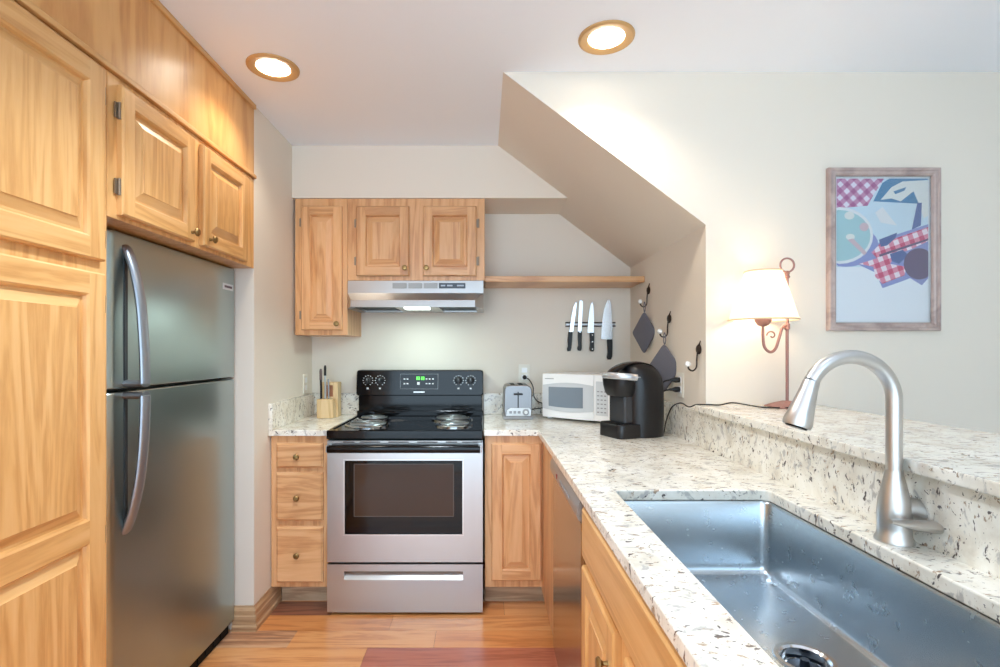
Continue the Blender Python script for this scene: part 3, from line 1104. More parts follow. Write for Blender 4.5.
# ------------------------------------------------------------------ picture
t = thing('framed_picture', 'wood-framed poster of a picnic with red checked cloths on the right wall', 'picture', (1.635, YF, 1.705))
PX0, PX1, PZ0, PZ1 = 1.397, 1.852, 1.372, 2.034
b = MB()
def fr(i, y):
    return [(PX0 + i, y, PZ0 + i), (PX1 - i, y, PZ0 + i), (PX1 - i, y, PZ1 - i), (PX0 + i, y, PZ1 - i)]
b.rings([fr(0, YF - 0.001), fr(0, YF - 0.018), fr(0.004, YF - 0.024), fr(0.012, YF - 0.024), fr(0.015, YF - 0.020), fr(0.024, YF - 0.022), fr(0.030, YF - 0.018), fr(0.034, YF - 0.010)], 0, False, False, False)
b.build('frame', W['picframe'], t)
ix0, ix1, iz0, iz1 = PX0 + 0.033, PX1 - 0.033, PZ0 + 0.033, PZ1 - 0.033


def checked(name, c1, c2, c3, rot, scale):
    m, nt, bs = new_mat(name)
    L = nt.links.new
    tc = node(nt, 'ShaderNodeTexCoord')
    mp = node(nt, 'ShaderNodeMapping')
    mp.inputs['Rotation'].default_value = (0, rot, 0)
    mp.inputs['Scale'].default_value = (scale, scale, scale)
    L(tc.outputs['Object'], mp.inputs['Vector'])
    sx = nt.nodes.new('ShaderNodeSeparateXYZ')
    L(mp.outputs['Vector'], sx.inputs[0])
    outs = []
    for ax in ('X', 'Z'):
        fr_ = nt.nodes.new('ShaderNodeMath'); fr_.operation = 'FRACT'
        L(sx.outputs[ax], fr_.inputs[0])
        gt = nt.nodes.new('ShaderNodeMath'); gt.operation = 'GREATER_THAN'; gt.inputs[1].default_value = 0.5
        L(fr_.outputs[0], gt.inputs[0])
        outs.append(gt.outputs[0])
    ad = nt.nodes.new('ShaderNodeMath'); ad.operation = 'ADD'
    L(outs[0], ad.inputs[0]); L(outs[1], ad.inputs[1])
    hf = nt.nodes.new('ShaderNodeMath'); hf.operation = 'MULTIPLY'; hf.inputs[1].default_value = 0.5
    L(ad.outputs[0], hf.inputs[0])
    r = ramp(nt, [(0.0, c1), (0.4, c2), (0.8, c3)])
    r.color_ramp.interpolation = 'CONSTANT'
    L(hf.outputs[0], r.inputs['Fac'])
    L(r.outputs['Color'], bs.inputs['Base Color'])
    bs.inputs['Roughness'].default_value = 0.6
    return m

PM = [plain('print_paper', (244, 249, 255), 0.6),
      checked('print_purple_check', lin(240, 232, 246), lin(206, 150, 186), lin(180, 104, 152), 0.75, 26),
      checked('print_red_check', lin(252, 236, 244), lin(232, 150, 174), lin(214, 92, 126), 0.35, 24),
      plain('print_teal', (176, 214, 220), 0.6), plain('print_blue', (84, 140, 182), 0.6),
      plain('print_pale_blue', (214, 234, 246), 0.6), plain('print_cream', (236, 238, 234), 0.6),
      plain('print_brown', (110, 98, 128), 0.6), plain('print_violet_shade', (150, 160, 212), 0.6),
      plain('print_rose', (220, 196, 204), 0.6), plain('print_dark_blue', (96, 116, 168), 0.6),
      plain('print_white', (236, 240, 244), 0.6)]
def pic(u, v):       # u, v of the printed sheet, 0..1 from its top left corner
    return (ix0 + 0.008 + u * (ix1 - ix0 - 0.016), iz1 - 0.008 - v * (iz1 - iz0 - 0.016))
b = MB()
b.box(ix0 - 0.004, ix1 + 0.004, YF - 0.004, YF - 0.002, iz0 - 0.004, iz1 + 0.004, 11)
layer = [0]
def pp(uv, mat):
    layer[0] += 1
    yy = YF - 0.0042 - layer[0] * 0.00012
    pts = [pic(*q) for q in uv]
    b.add([(x, yy, z) for x, z in pts], [tuple(range(len(pts)))], mat)
def ell(cu, cv, ru, rv, a0=0, a1=360, n=28):
    return [(min(1, max(0, cu + ru * math.cos(math.radians(a0 + (a1 - a0) * k / n)))), cv + rv * math.sin(math.radians(a0 + (a1 - a0) * k / n))) for k in range(n + (0 if a1 - a0 == 360 else 1))]
pp([(0, 0), (1, 0), (1, 1), (0, 1)], 0)
pp([(0, 0), (1, 0), (1, 0.36), (0.62, 0.5), (0.4, 0.62), (0, 0.62)], 5)
pp([(0, 0), (0.52, 0), (0.40, 0.12), (0.34, 0.19), (0, 0.21)], 1)
pp(ell(0.10, 0.47, 0.36, 0.15), 8)
pp(ell(0.03, 0.40, 0.37, 0.20), 11)
pp(ell(0.02, 0.40, 0.35, 0.18), 3)
pp(ell(0.14, 0.26, 0.055, 0.028), 6); pp(ell(0.15, 0.41, 0.05, 0.022), 6); pp(ell(0.30, 0.34, 0.05, 0.03), 9)
pp([(0.12, 0.43), (0.18, 0.42), (0.33, 0.52), (0.30, 0.54)], 9)
pp([(0.40, 0.16), (0.50, 0.03), (0.58, 0), (1, 0), (1, 0.18)], 4)
pp([(0.48, 0.15), (0.60, 0.06), (0.72, 0.02), (1, 0.01), (1, 0.26), (0.95, 0.28), (0.90, 0.18), (0.84, 0.09), (0.70, 0.16), (0.60, 0.14)], 6)
pp([(0.62, 0.09), (0.76, 0.06), (0.74, 0.085), (0.64, 0.11)], 4)
pp([(0.42, 0.24), (0.50, 0.20), (0.66, 0.33), (0.48, 0.31)], 11)
pp([(0.88, 0.17), (0.93, 0.17), (0.92, 0.33), (0.82, 0.36)], 10)
pp([(0.22, 0.60), (0.48, 0.44), (0.62, 0.40), (1, 0.32), (1, 0.70), (0.93, 0.75), (0.80, 0.70), (0.72, 0.72), (0.50, 0.77), (0.42, 0.66)], 8)
pp([(0.38, 0.52), (0.50, 0.44), (0.64, 0.42), (1, 0.34), (1, 0.44), (0.80, 0.50), (0.66, 0.53), (0.58, 0.60), (0.76, 0.62), (0.74, 0.68), (0.50, 0.74), (0.42, 0.69), (0.40, 0.62), (0.24, 0.60), (0.44, 0.56)], 2)
pp([(0.46, 0.43), (0.66, 0.38), (0.64, 0.42), (0.55, 0.47), (0.48, 0.48)], 10)
pp([(0.46, 0.535), (1.0, 0.42), (1.0, 0.435), (0.47, 0.55)], 7)
pp([(0.58, 0.53), (0.72, 0.50), (0.78, 0.54), (0.68, 0.60), (0.60, 0.58)], 10)
pp(ell(0.90, 0.60, 0.17, 0.11), 7)
b.build('print', PM, t)
b = MB(); b.box(ix0, ix1, YF - 0.009, YF - 0.0075, iz0, iz1)
gm, nt, bs = new_mat('picture_glass')
out = nt.nodes['Material Output']
tr = node(nt, 'ShaderNodeBsdfTransparent')
gl = node(nt, 'ShaderNodeBsdfGlossy', Roughness=0.02)
fz = node(nt, 'ShaderNodeFresnel', IOR=1.45)
mx = nt.nodes.new('ShaderNodeMixShader')
hf = nt.nodes.new('ShaderNodeMath'); hf.operation = 'MULTIPLY'; hf.inputs[1].default_value = 0.6
nt.links.new(fz.outputs[0], hf.inputs[0]); nt.links.new(hf.outputs[0], mx.inputs[0]); nt.links.new(tr.outputs[0], mx.inputs[1]); nt.links.new(gl.outputs[0], mx.inputs[2])
nt.links.new(mx.outputs[0], out.inputs['Surface'])
b.build('glass', gm, t)

# ------------------------------------------------------------------ table lamp
LX, LY, LZ = 1.18, 1.985, 1.0705
t = thing('table_lamp', 'lit table lamp with cream cone shade and rose metal stem on the bar ledge', 'lamp', (LX, LY, LZ))
b = MB()
sq = lambda r, z, ry=None: [(LX - r, LY - (ry or r), z), (LX + r, LY - (ry or r), z), (LX + r, LY + (ry or r), z), (LX - r, LY + (ry or r), z)]
b.rings([sq(0.058, LZ), sq(0.058, LZ + 0.004), sq(0.036, LZ + 0.016), sq(0.012, LZ + 0.026)], 0, False)
b.build('base', ROSE, t, bevel=0.002)
b = MB()
b.tube([(LX, LY, LZ + 0.02), (LX, LY, 1.587)], 0.006, 12)
b.lathe([(0.007, 0), (0.011, 0.006), (0.007, 0.014), (0.010, 0.02), (0.004, 0.03)], (LX, LY, 1.572), 'z', 14)
b.lathe([(0.007, 0), (0.010, 0.004), (0.010, 0.022), (0.007, 0.026)], (LX, LY, 1.372), 'z', 14)
ring = [(LX + 0.027 * math.cos(2 * PI * k / 28), LY, 1.624 + 0.027 * math.sin(2 * PI * k / 28)) for k in range(29)]
b.tube(ring, 0.0038, 8)
b.build('stem', ROSE, t)
SX, SY = 1.086, LY
b = MB()
arm = smooth_path([(LX, LY, 1.390), (LX - 0.018, LY, 1.383), (LX - 0.030, LY, 1.345), (LX - 0.045, LY, 1.300), (LX - 0.066, LY, 1.286), (SX + 0.006, LY, 1.305), (SX, LY, 1.345), (SX, LY, 1.395)], 8)
b.tube(arm, 0.0055, 12)
b.lathe([(0.008, 0), (0.02, 0.006), (0.030, 0.022), (0.030, 0.036), (0.026, 0.05)], (SX, SY, 1.385), 'z', 20)
curl = [(LX - 0.03 - 0.02 * (1 - k / 16) * math.cos(k * 0.45) - 0.03, LY, 1.35 + 0.02 * (1 - k / 16) * math.sin(k * 0.45)) for k in range(14)]
b.tube(curl, 0.003, 8)
am = b.build('arm', ROSE, t)
b = MB()
b.lathe([(0.010, 0), (0.013, 0.015), (0.026, 0.045), (0.024, 0.07), (0.004, 0.085)], (SX, SY, 1.435), 'z', 18)
b.build('bulb', plain('lit_bulb', (255, 236, 206), 0.4, emit=12), am)
b = MB()
b.lathe([(0.122, 0), (0.121, 0.004), (0.066, 0.186), (0.065, 0.19)], (SX, SY, 1.410), 'z', 48, cap0=False, cap1=False)
sm_, nt, bs = new_mat('cream_lamp_shade')
out = nt.nodes['Material Output']
tl = node(nt, 'ShaderNodeBsdfTranslucent', Color=lin(255, 240, 216))
df = node(nt, 'ShaderNodeBsdfDiffuse', Color=lin(250, 240, 226))
tc = node(nt, 'ShaderNodeTexCoord'); nz = node(nt, 'ShaderNodeTexNoise', Scale=120.0)
nt.links.new(tc.outputs['Object'], nz.inputs['Vector'])
bp = node(nt, 'ShaderNodeBump', Strength=0.05, Distance=0.002)
nt.links.new(nz.outputs['Fac'], bp.inputs['Height']); nt.links.new(bp.outputs['Normal'], df.inputs['Normal'])
mx = nt.nodes.new('ShaderNodeMixShader'); mx.inputs[0].default_value = 0.5
nt.links.new(df.outputs[0], mx.inputs[1]); nt.links.new(tl.outputs[0], mx.inputs[2])
nt.links.new(mx.outputs[0], out.inputs['Surface'])
sh = b.build('shade', sm_, t)
TANB = plain('tan_shade_binding', (214, 190, 160), 0.6)
for z_, r_ in ((1.411, 0.1225), (1.599, 0.0655)):
    b = MB()
    b.tube([(SX + r_ * math.cos(2 * PI * k / 40), SY + r_ * math.sin(2 * PI * k / 40), z_) for k in range(41)], 0.003, 8)
    b.build('shade_rim', TANB, sh)
lamp('table_lamp_light', 'POINT', (SX, SY, 1.49), 2.2, (1.0, 0.80, 0.58), shadow_soft_size=0.035)
b = MB()
cord = smooth_path([(LX - 0.02, LY - 0.061, LZ + 0.005), (LX - 0.11, LY - 0.02, LZ + 0.003), (LX - 0.18, LY + 0.055, LZ + 0.012), (LX - 0.24, LY + 0.05, LZ + 0.004),
                    (0.915, 2.072, LZ + 0.002), (0.868, 2.08, LZ + 0.001), (0.852, 2.12, 1.058), (0.848, 2.2, 1.066), (0.846, 2.30, 1.035), (0.853, 2.39, 0.96), (0.858, 2.43, 0.905), (0.862, 2.47, 0.904)], 8)
b.tube(cord, 0.0028, 8)
b.build('cord', BLACKP, t)

# ------------------------------------------------------------------ knives on the magnetic rack
t = thing('knife_rack', 'dark magnetic knife rack with two bars on the back wall under the shelf', 'knife rack', (0.66, WB, 1.46))
for z_ in (1.461, 1.440):
    b = MB(); b.box(0.504, 0.812, WB - 0.014, WB - 0.001, z_, z_ + 0.008)
    b.build('bar', IRON, t, bevel=0.001)
b = MB(); b.box(0.506, 0.810, WB - 0.010, WB - 0.001, 1.447, 1.459)
b.build('backing', plain('rack_silver', (190, 192, 194), 0.4, 0.6), t)
BLADE = plain('knife_blade_steel', (226, 230, 234), 0.25, 0.75)
YK = WB - 0.0155
def knife(lab, blade, handle, rivets, style):
    """blade and handle are outlines in the x, z plane of the wall"""
    cx = sum(p[0] for p in blade) / len(blade)
    t = thing('kitchen_knife', lab, 'knife', (cx, YK, min(p[1] for p in handle)), 0, 'knives on the magnetic rack')
    b = MB()
    n = len(blade)
    mid = (sum(p[0] for p in blade) / n, sum(p[1] for p in blade) / n)
    b.prism(blade, 'y', YK - 0.0022, YK)
    b.build('blade', BLADE, t, bevel=0.0006)
    b = MB(); b.prism(handle, 'y', YK - 0.011, YK + 0.006)
    h = b.build('handle', BLACKP, t, bevel=0.003)
    if rivets:
        b = MB()
        for x, z in rivets:
            b.lathe([(0.0038, 0), (0.0038, 0.001)], (x, YK - 0.0108, z), 'y', 12)
        b.build('rivet', CHROME, h)
K = 3.142 / 510
kx = lambda p: (p - 484) * K
kz = lambda p: 1.29 - (p - 351) * K
def poly(pts):
    return [(kx(560 + x / 8.34), kz(290 + y / 8.34)) for x, y in pts]
knife('slim utility knife, leftmost on the magnetic rack, plain black handle',
      poly([(78, 352), (86, 290), (96, 215), (110, 145), (126, 108), (138, 95), (140, 125), (132, 200), (120, 280), (110, 352)]),
      poly([(70, 350), (104, 350), (100, 420), (94, 485), (88, 508), (62, 512), (58, 490), (66, 470), (64, 420)]), [], 0)
knife('long bread knife with squared tip, second from the left on the magnetic rack',
      poly([(148, 346), (152, 250), (158, 150), (163, 92), (170, 82), (192, 96), (188, 200), (180, 346)]),
      poly([(150, 346), (182, 346), (180, 420), (180, 490), (172, 508), (148, 504), (144, 485), (152, 460), (148, 400)]), [(kx(560 + 165 / 8.34), kz(290 + 352 / 8.34))], 0)
knife('medium pointed knife with three handle rivets, third on the magnetic rack',
      poly([(228, 358), (234, 270), (244, 180), (256, 120), (268, 92), (278, 125), (284, 200), (284, 358)]),
      poly([(246, 356), (285, 356), (284, 430), (284, 500), (276, 513), (250, 510), (246, 490), (250, 440)]),
      [(kx(560 + 268 / 8.34), kz(290 + q / 8.34)) for q in (376, 432, 492)], 0)
knife('broad chef knife, largest and rightmost on the magnetic rack',
      poly([(342, 408), (348, 320), (356, 230), (370, 150), (392, 92), (408, 74), (424, 110), (432, 190), (438, 300), (438, 416), (390, 415)]),
      poly([(390, 412), (437, 412), (437, 480), (434, 555), (424, 580), (396, 580), (390, 560), (398, 520), (394, 460)]), [], 0)

# ------------------------------------------------------------------ hooks and pot holders on the alcove side
def hook_root(lab, y, z):
    t = thing('wall_hook', lab, 'hook', (WR, y, z), 0, 'iron hooks on the alcove side wall')
    b = MB()
    b.lathe([(0.021, 0.001), (0.022, 0.004), (0.016, 0.010), (0.004, 0.013)], (WR, y, z), '-x', 16)
    b.tube(smooth_path([(WR - 0.004, y, z + 0.01), (WR - 0.006, y - 0.010, z + 0.020), (WR - 0.003, y - 0.016, z + 0.036)], 5), [0.006 - 0.0045 * k / 10 for k in range(11)], 8)
    b.build('back_plate', IRON, t)
    b = MB()
    b.tube(smooth_path([(WR - 0.008, y, z), (WR - 0.012, y, z - 0.04), (WR - 0.014, y, z - 0.075), (WR - 0.028, y, z - 0.09), (WR - 0.044, y, z - 0.084), (WR - 0.05, y, z - 0.070)], 6), 0.0035, 8)
    p = b.build('prong', IRON, t)
    b = MB()
    b.lathe([(0.001, -0.012), (0.007, -0.010), (0.012, -0.004), (0.012, 0.003), (0.008, 0.010), (0.001, 0.012)], (WR - 0.05, y, z - 0.062), 'z', 14)
    b.build('porcelain_tip', PORC, t)
    return t
HK = ((2.80, 1.623), (2.487, 1.4475), (2.145, 1.297))
h0 = hook_root('iron wall hook with white tip holding the upper pot holder under the shelf', *HK[0])
dup(h0, (WR, HK[1][0], HK[1][1]), 'iron wall hook with white tip holding the pot holder above the outlet')
dup(h0, (WR, HK[2][0], HK[2][1]), 'empty iron wall hook with white tip nearest the wall corner')


def pot_holder(lab, x, y, ztop, h, w, ang):
    """quilted square hung by a corner; ang turns it about the vertical"""
    t = thing('pot_holder', lab, 'pot holder', (x, y, ztop - h), 0, 'grey pot holders on hooks')
    b = MB()
    rot = Matrix.Translation((x, y, ztop)) @ Matrix.Rotation(ang, 4, 'Z')
    b.xf = rot
    pts = []
    C = [(0, 0), (w / 2, -h * 0.49), (0, -h), (-w / 2, -h * 0.49)]
    n = 10
    out = []
    for i in range(4):
        p, q, r_ = Vector(C[i - 1]), Vector(C[i]), Vector(C[(i + 1) % 4])
        a, c = q + (p - q) * 0.12, q + (r_ - q) * 0.12
        for k in range(5):
            u = k / 4
            out.append((1 - u) ** 2 * a + 2 * u * (1 - u) * q + u * u * c)
    ctr = Vector((0, -h * 0.5))
    def ringz(sc, d):
        return [((ctr + (p - ctr) * sc).x, d, (ctr + (p - ctr) * sc).y) for p in out]
    b.rings([ringz(0.3, -0.007), ringz(0.85, -0.007), ringz(0.97, -0.005), ringz(1, 0), ringz(0.97, 0.005), ringz(0.85, 0.007), ringz(0.3, 0.007)], 0, True)
    b.build('pad', CLOTH, t, angle=50)
    b = MB(); b.xf = rot
    b.tube([(0.003 + 0.006 * math.sin(2 * PI * k / 16), 0, 0.022 - 0.028 * math.cos(2 * PI * k / 16)) for k in range(17)], 0.0025, 8)
    b.build('loop', CLOTH, t)
pot_holder('grey quilted pot holder hanging higher and farther back under the shelf end', 0.876, 2.79, 1.508, 0.236, 0.19, math.radians(-66))
pot_holder('grey quilted pot holder hanging lower behind the coffee maker', 0.874, 2.475, 1.328, 0.24, 0.20, math.radians(-60))

# ------------------------------------------------------------------ outlets
def outlet(lab, side, u, z, wall):
    def bx(b, du0, du1, z0, z1, d0, d1, m=0):
        if side == 'y':
            b.box(u + du0, u + du1, wall - d1, wall - d0, z + z0, z + z1, m)
        elif side == '-x':
            b.box(wall - d1, wall - d0, u + du0, u + du1, z + z0, z + z1, m)
        else:
            b.box(wall + d0, wall + d1, u + du0, u + du1, z + z0, z + z1, m)
    loc = {'y': (u, wall, z), '-x': (wall, u, z), '+x': (wall, u, z)}[side]
    t = thing('wall_outlet', lab, 'outlet', loc)
    b = MB(); bx(b, -0.035, 0.035, -0.057, 0.057, 0.001, 0.006)
    b.build('cover_plate', IVORY, t, bevel=0.002)
    for dz in (-0.022, 0.022):
        b = MB()
        bx(b, -0.017, 0.017, dz - 0.015, dz + 0.015, 0.006, 0.008)
        b.build('receptacle', WHITEP, t, bevel=0.001)
    return t
outlet('ivory outlet plate on the alcove side wall with two black plugs', '-x', 2.345, 1.135, WR)
outlet('pale outlet plate on the back wall behind the toaster', 'y', 0.25, 1.150, WB)
outlet('pale outlet plate on the left wall beside the knife block', '+x', 3.03, 1.095, WL)

# ------------------------------------------------------------------ knife block and its knives
t = thing('knife_block', 'stepped light wood knife block in the corner of the left counter', 'knife block', (-0.915, 3.0, 0.9))
b = MB()
b.box(-0.968, -0.872, 2.95, 3.01, 0.9005, 1.010)
b.box(-0.968, -0.94, 3.01, 3.08, 0.9005, 1.105); b.box(-0.892, -0.862, 3.01, 3.08, 0.9005, 1.105)
b.box(-0.94, -0.892, 3.035, 3.08, 0.9005, 1.105); b.box(-0.94, -0.892, 3.01, 3.035, 0.9005, 1.02)
b.box(-0.94, -0.892, 3.01, 3.035, 1.088, 1.105)
kbk = b.build('body', W['block'], t, bevel=0.002)
b = MB(); b.box(-0.9395, -0.8925, 3.028, 3.0349, 1.02, 1.088)
b.build('slot_lining', plain('slot_wood_brown', (186, 126, 92), 0.6), t)
for xx in (-0.957, -0.934, -0.911, -0.89):
    b = MB()
    b.box(xx - 0.003, xx + 0.003, 2.965, 3.0, 1.0095, 1.0106)
    b.build('slot', BLACKM, t)
def block_knife(lab, x, y, ln, top, mats, r=0.0085):
    t = thing('block_knife', lab, 'knife', (x, y, 1.011), 0, 'knives standing in the block')
    b = MB()
    b.tube([(x, y, 1.0115), (x, y, 1.011 + ln * 0.5), (x - 0.002, y, 1.011 + ln)], 1.0, 12, flat=(r, r * 0.75, (0, 1, 0)))
    h = b.build('handle', mats[0], t)
    b = MB()
    b.tube([(x - 0.002, y, 1.011 + ln), (x - 0.002, y, 1.011 + ln + top * 0.8), (x - 0.002, y, 1.011 + ln + top)], [r * 0.95, r, r * 0.6], 12)
    b.build('end_cap', mats[1], h)
block_knife('short dark-handled knife with brown end, leftmost in the wooden block', -0.953, 2.985, 0.11, 0.065, (BLACKP, plain('brown_grey_handle', (106, 90, 88), 0.5)))
block_knife('tall steel-handled knife with black end in the wooden block', -0.928, 2.985, 0.135, 0.06, (plain('pale_steel_handle', (190, 196, 198), 0.35, 0.6), BLACKP), 0.0075)
block_knife('thin grey-handled knife standing lower in the wooden block', -0.909, 2.985, 0.095, 0.02, (GREYP, GREYP), 0.006)

# ------------------------------------------------------------------ toaster
t = thing('toaster', 'small brushed steel toaster seen end-on on the counter right of the range', 'toaster', (0.193, 3.0, 0.9))
tx0, tx1, ty0, ty1 = 0.112, 0.276, 2.89, 3.125
b = MB()
prof = [(tx0 + 0.008, 0.915), (tx1 - 0.008, 0.915)] + [(tx1 - 0.002, 0.95), (tx1 - 0.004, 1.05)]
prof += [(tx1 - 0.036 + 0.032 * math.cos(math.radians(90 * k / 6)), 1.063 + 0.032 * math.sin(math.radians(90 * k / 6))) for k in range(7)]
prof += [(tx0 + 0.036 - 0.032 * math.sin(math.radians(90 * k / 6)), 1.063 + 0.032 * math.cos(math.radians(90 * k / 6))) for k in range(7)]
prof += [(tx0 + 0.004, 1.05), (tx0 + 0.002, 0.95)]
b.prism(prof, 'y', ty0 + 0.008, ty1, 0, True)
bd = b.build('body', steel('toaster_steel', (126, 124, 124), 0.3, (40, 40, 1)), t, bevel=0.004)
b = MB()
b.box(tx0 - 0.002, tx1 + 0.002, ty0 + 0.004, ty1, 0.9005, 0.918)
b.build('base', GREYP, t, bevel=0.004)
b = MB(); b.box(0.191, 0.197, ty0 + 0.0065, ty0 + 0.012, 0.965, 1.058)
b.build('lever_slot', BLACKM, t)
b = MB(); b.box(0.168, 0.220, ty0 - 0.010, ty0 + 0.007, 1.040, 1.050)
b.build('lever', BLACKP, t, bevel=0.003)
b = MB()
arc = [(tx0 + 0.012, 0.921), (tx1 - 0.008, 0.921), (tx1 - 0.008, 0.955), (tx1 - 0.02, 0.966), (tx0 + 0.04, 0.966), (tx0 + 0.02, 0.955)]
b.prism(arc, 'y', ty0 + 0.002, ty0 + 0.009)
cp = b.build('control_panel', plain('toaster_silver_panel', (206, 208, 210), 0.35, 0.3), t, bevel=0.002)
b = MB()
b.lathe([(0.019, 0), (0.018, 0.008), (0.012, 0.009), (0.011, 0.012)], (0.237, ty0 + 0.002, 0.943), 'y', 20)
kn = b.build('browning_dial', GREYP, cp)
b = MB(); b.lathe([(0.010, 0), (0.009, 0.002)], (0.237, ty0 - 0.010, 0.943), 'y', 16)
b.build('dial_face', MARK, kn)
for xx in (0.151, 0.175, 0.199):
    b = MB(); b.box(xx - 0.008, xx + 0.008, ty0 - 0.002, ty0 + 0.003, 0.935, 0.950)
    b.build('button', GREYP, cp, bevel=0.002)
for xx in (0.165, 0.212):
    b = MB()
    b.box(xx - 0.012, xx + 0.012, ty0 + 0.03, ty1 - 0.03, 1.0935, 1.0962)
    b.build('bread_slot', BLACKM, t)
b = MB()
b.tube(smooth_path([(0.25, WB - 0.03, 1.128), (0.275, WB - 0.04, 1.115), (0.30, WB - 0.04, 1.07), (0.302, WB - 0.05, 1.02), (0.325, WB - 0.06, 0.985), (0.37, WB - 0.055, 0.965), (0.36, WB - 0.05, 0.945), (0.30, WB - 0.045, 0.935), (0.277, WB - 0.05, 0.93)], 8), 0.003, 8)
b.lathe([(0.013, 0.0), (0.013, 0.018), (0.009, 0.026), (0.004, 0.03)], (0.25, WB - 0.0085, 1.128), 'y', 14)
b.build('power_cord', BLACKP, t)

# ------------------------------------------------------------------ microwave (front faces local -y)
ang = math.radians(-38)
t = thing('microwave', 'white countertop microwave angled in the corner behind the coffee maker', 'microwave', (0.332, 2.936, 0.9), ang)
mw, mh, mdp = 0.42, 0.262, 0.262
b = MB()
b.box(0, mw, 0.022, mdp, 0.012, mh)
for xx in (0.03, mw - 0.03):
    for yy in (0.04, mdp - 0.04):
        b.lathe([(0.012, 0.0005), (0.012, 0.0125)], (xx, yy, 0), 'z', 12)
b.build('body', WHITEP, t, bevel=0.006, local=True)
b = MB()
dw = 0.322
# curved door front
rs = []
for k in range(9):
    u = k / 8
    x = dw * u
    yy = 0.018 - 0.016 * math.sin(PI * (0.15 + 0.6 * u))
    rs.append([(x, yy, 0.014), (x, yy - 0.003, mh * 0.5), (x, yy, mh - 0.002), (x, 0.024, mh - 0.002), (x, 0.024, 0.014)])
b.rings(rs, 0, True)
door = b.build('door', WHITEP, t, local=True)
def mpt(x, d):
    u = x / dw
    return 0.018 - 0.016 * math.sin(PI * (0.15 + 0.6 * u)) - 0.003 - d
def patch(x0, x1, lo, hi, d, n=8):
    b = MB()
    vs, fs = [], []
    for k in range(n + 1):
        x = x0 + (x1 - x0) * k / n
        vs += [(x, mpt(x, d), lo(k / n)), (x, mpt(x, d), hi(k / n)), (x, mpt(x, d) + 0.004, lo(k / n)), (x, mpt(x, d) + 0.004, hi(k / n))]
    rs = [[vs[4 * k], vs[4 * k + 1], vs[4 * k + 3], vs[4 * k + 2]] for k in range(n + 1)]
    b.rings(rs, 0, True)
    return b
patch(0.004, 0.320, lambda u: 0.062 - 0.012 * math.sin(PI * u), lambda u: 0.196 + 0.018 * math.sin(PI * u * 0.9), 0.0015).build('window_surround', plain('pale_grey_door', (206, 210, 214), 0.3), door, local=True)
wn = patch(0.045, 0.262, lambda u: 0.078 - 0.004 * math.sin(PI * u), lambda u: 0.186 + 0.004 * u, 0.003).build('window', plain('blue_grey_window', (128, 140, 152), 0.12), door, local=True)
b = MB()
for k in range(9):
    b.box(0.020 + k * 0.0065, 0.0245 + k * 0.0065, mpt(0.05, 0.0008), mpt(0.05, 0) + 0.004, 0.231, 0.2345)
b.build('lettering', GREYP, door, local=True)
b = MB()
b.box(dw + 0.002, mw, 0.004, 0.024, 0.014, mh - 0.002)
cpn = b.build('control_panel', WHITEP, t, local=True, bevel=0.004)
b = MB(); b.box(dw + 0.014, mw - 0.014, 0.0028, 0.0045, 0.045, mh - 0.035)
b.build('keypad', plain('pale_keypad', (214, 218, 222), 0.4), cpn, local=True)
b = MB()
for i in range(3):
    for k in range(6):
        b.box(dw + 0.022 + i * 0.02, dw + 0.034 + i * 0.02, 0.0022, 0.003, 0.06 + k * 0.022, 0.066 + k * 0.022)
b.build('key', GREYP, cpn, local=True)

# ------------------------------------------------------------------ coffee maker (front faces local -x)
t = thing('coffee_maker', 'black single-cup coffee maker with silver handle on the counter corner', 'coffee maker', (0.690, 2.365, 0.9), math.radians(22))
def orect(x0, x1, hw, r, z, n=6):
    return [(x, y, z) for x, y in rrect(x0, x1, -hw, hw, r, n)]
SATB = plain('satin_black_shell', (26, 25, 27), 0.33, spec=0.4)
b = MB()
b.rings([orect(-0.058, 0.132, 0.098, 0.075, 0.0005), orect(-0.058, 0.135, 0.100, 0.078, 0.01), orect(-0.058, 0.136, 0.101, 0.078, 0.15), orect(-0.058, 0.134, 0.10, 0.077, 0.23),
         orect(-0.060, 0.128, 0.096, 0.075, 0.265), orect(-0.058, 0.112, 0.086, 0.07, 0.298), orect(-0.052, 0.085, 0.068, 0.058, 0.320), orect(-0.03, 0.045, 0.04, 0.036, 0.332)], 0, True)
b.build('housing', SATB, t, local=True, angle=60)
b = MB()
b.rings([orect(-0.135, 0.0, 0.084, 0.03, 0.0005), orect(-0.136, 0.0, 0.086, 0.032, 0.006), orect(-0.136, 0.0, 0.086, 0.032, 0.056), orect(-0.133, 0.0, 0.083, 0.03, 0.062)], 0, True)
bs_ = b.build('drip_tray', SATB, t, local=True)
b = MB()
for k in range(7):
    b.box(-0.135 + k * 0.014, -0.128 + k * 0.014, -0.06, 0.06, 0.062, 0.0645)
b.build('grate', BLACKM, bs_, local=True)
b = MB()
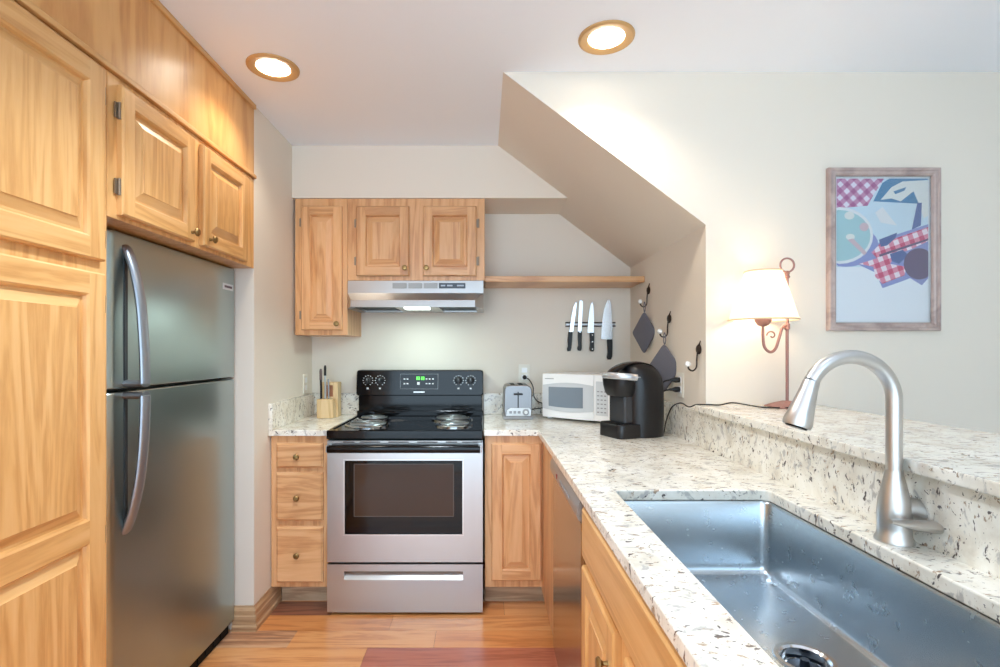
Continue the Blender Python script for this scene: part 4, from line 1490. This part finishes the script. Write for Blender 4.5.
b.rings([orect(-0.118, -0.02, 0.060, 0.04, 0.186), orect(-0.128, -0.02, 0.068, 0.045, 0.20), orect(-0.134, -0.02, 0.078, 0.05, 0.235), orect(-0.136, -0.02, 0.080, 0.05, 0.262), orect(-0.13, -0.02, 0.076, 0.05, 0.272)], 0, True)
b.build('brew_head', SATB, t, local=True)
b = MB()
b.box(-0.092, -0.03, -0.058, 0.058, 0.06, 0.19)
b.build('cup_recess', plain('smoke_grey_panel', (56, 57, 60), 0.25), t, local=True, bevel=0.01)
b = MB()      # broad silver handle wrapping the front of the head
hpts = []
for k in range(17):
    a = math.radians(-90 + 180 * k / 16)
    hpts.append((-0.050 - 0.092 * math.cos(a), 0.094 * math.sin(a), 0.272 + 0.008 * math.cos(a)))

b.tube(hpts, 1.0, 14, flat=(0.015, 0.008, (0, 0, 1)))
b.build('handle', plain('silver_plastic', (196, 198, 202), 0.25, 0.6), t, local=True)
b = MB()
b.tube(smooth_path([(-0.13, 0.0, 0.276), (-0.10, 0, 0.305), (-0.05, 0, 0.328), (0.01, 0, 0.336), (0.07, 0, 0.326), (0.112, 0, 0.298)], 6), 1.0, 12, flat=(0.04, 0.006, (0, 1, 0)))
b.build('lid', plain('gloss_black_lid', (20, 20, 24), 0.2, spec=0.4), t, local=True)
for yy in (-0.082, -0.06):
    b = MB()
    b.lathe([(0.008, 0.0), (0.007, 0.004), (0.003, 0.005)], (-0.03, yy, 0.27), 'z', 12)
    b.build('button', GREYP, t, local=True)
inv = (Matrix.Translation(t.location) @ Matrix.Rotation(t.rotation_euler.z, 4, 'Z')).inverted()
for dz in (-0.022, 0.022):
    b = MB()
    b.xf = inv
    b.lathe([(0.012, 0.0085), (0.013, 0.028), (0.008, 0.04), (0.005, 0.055)], (WR, 2.345, 1.135 + dz), '-x', 14)
    b.tube(smooth_path([(0.855, 2.345, 1.135 + dz), (0.83, 2.37, 1.12 + dz), (0.815, 2.45, 1.04 + dz), (0.812, 2.48, 0.95 + dz * 0.5), (0.80, 2.50, 0.906 + abs(dz) * 0.05)], 6), 0.0035, 8)
    b.build('power_cord', BLACKP, t, local=True)
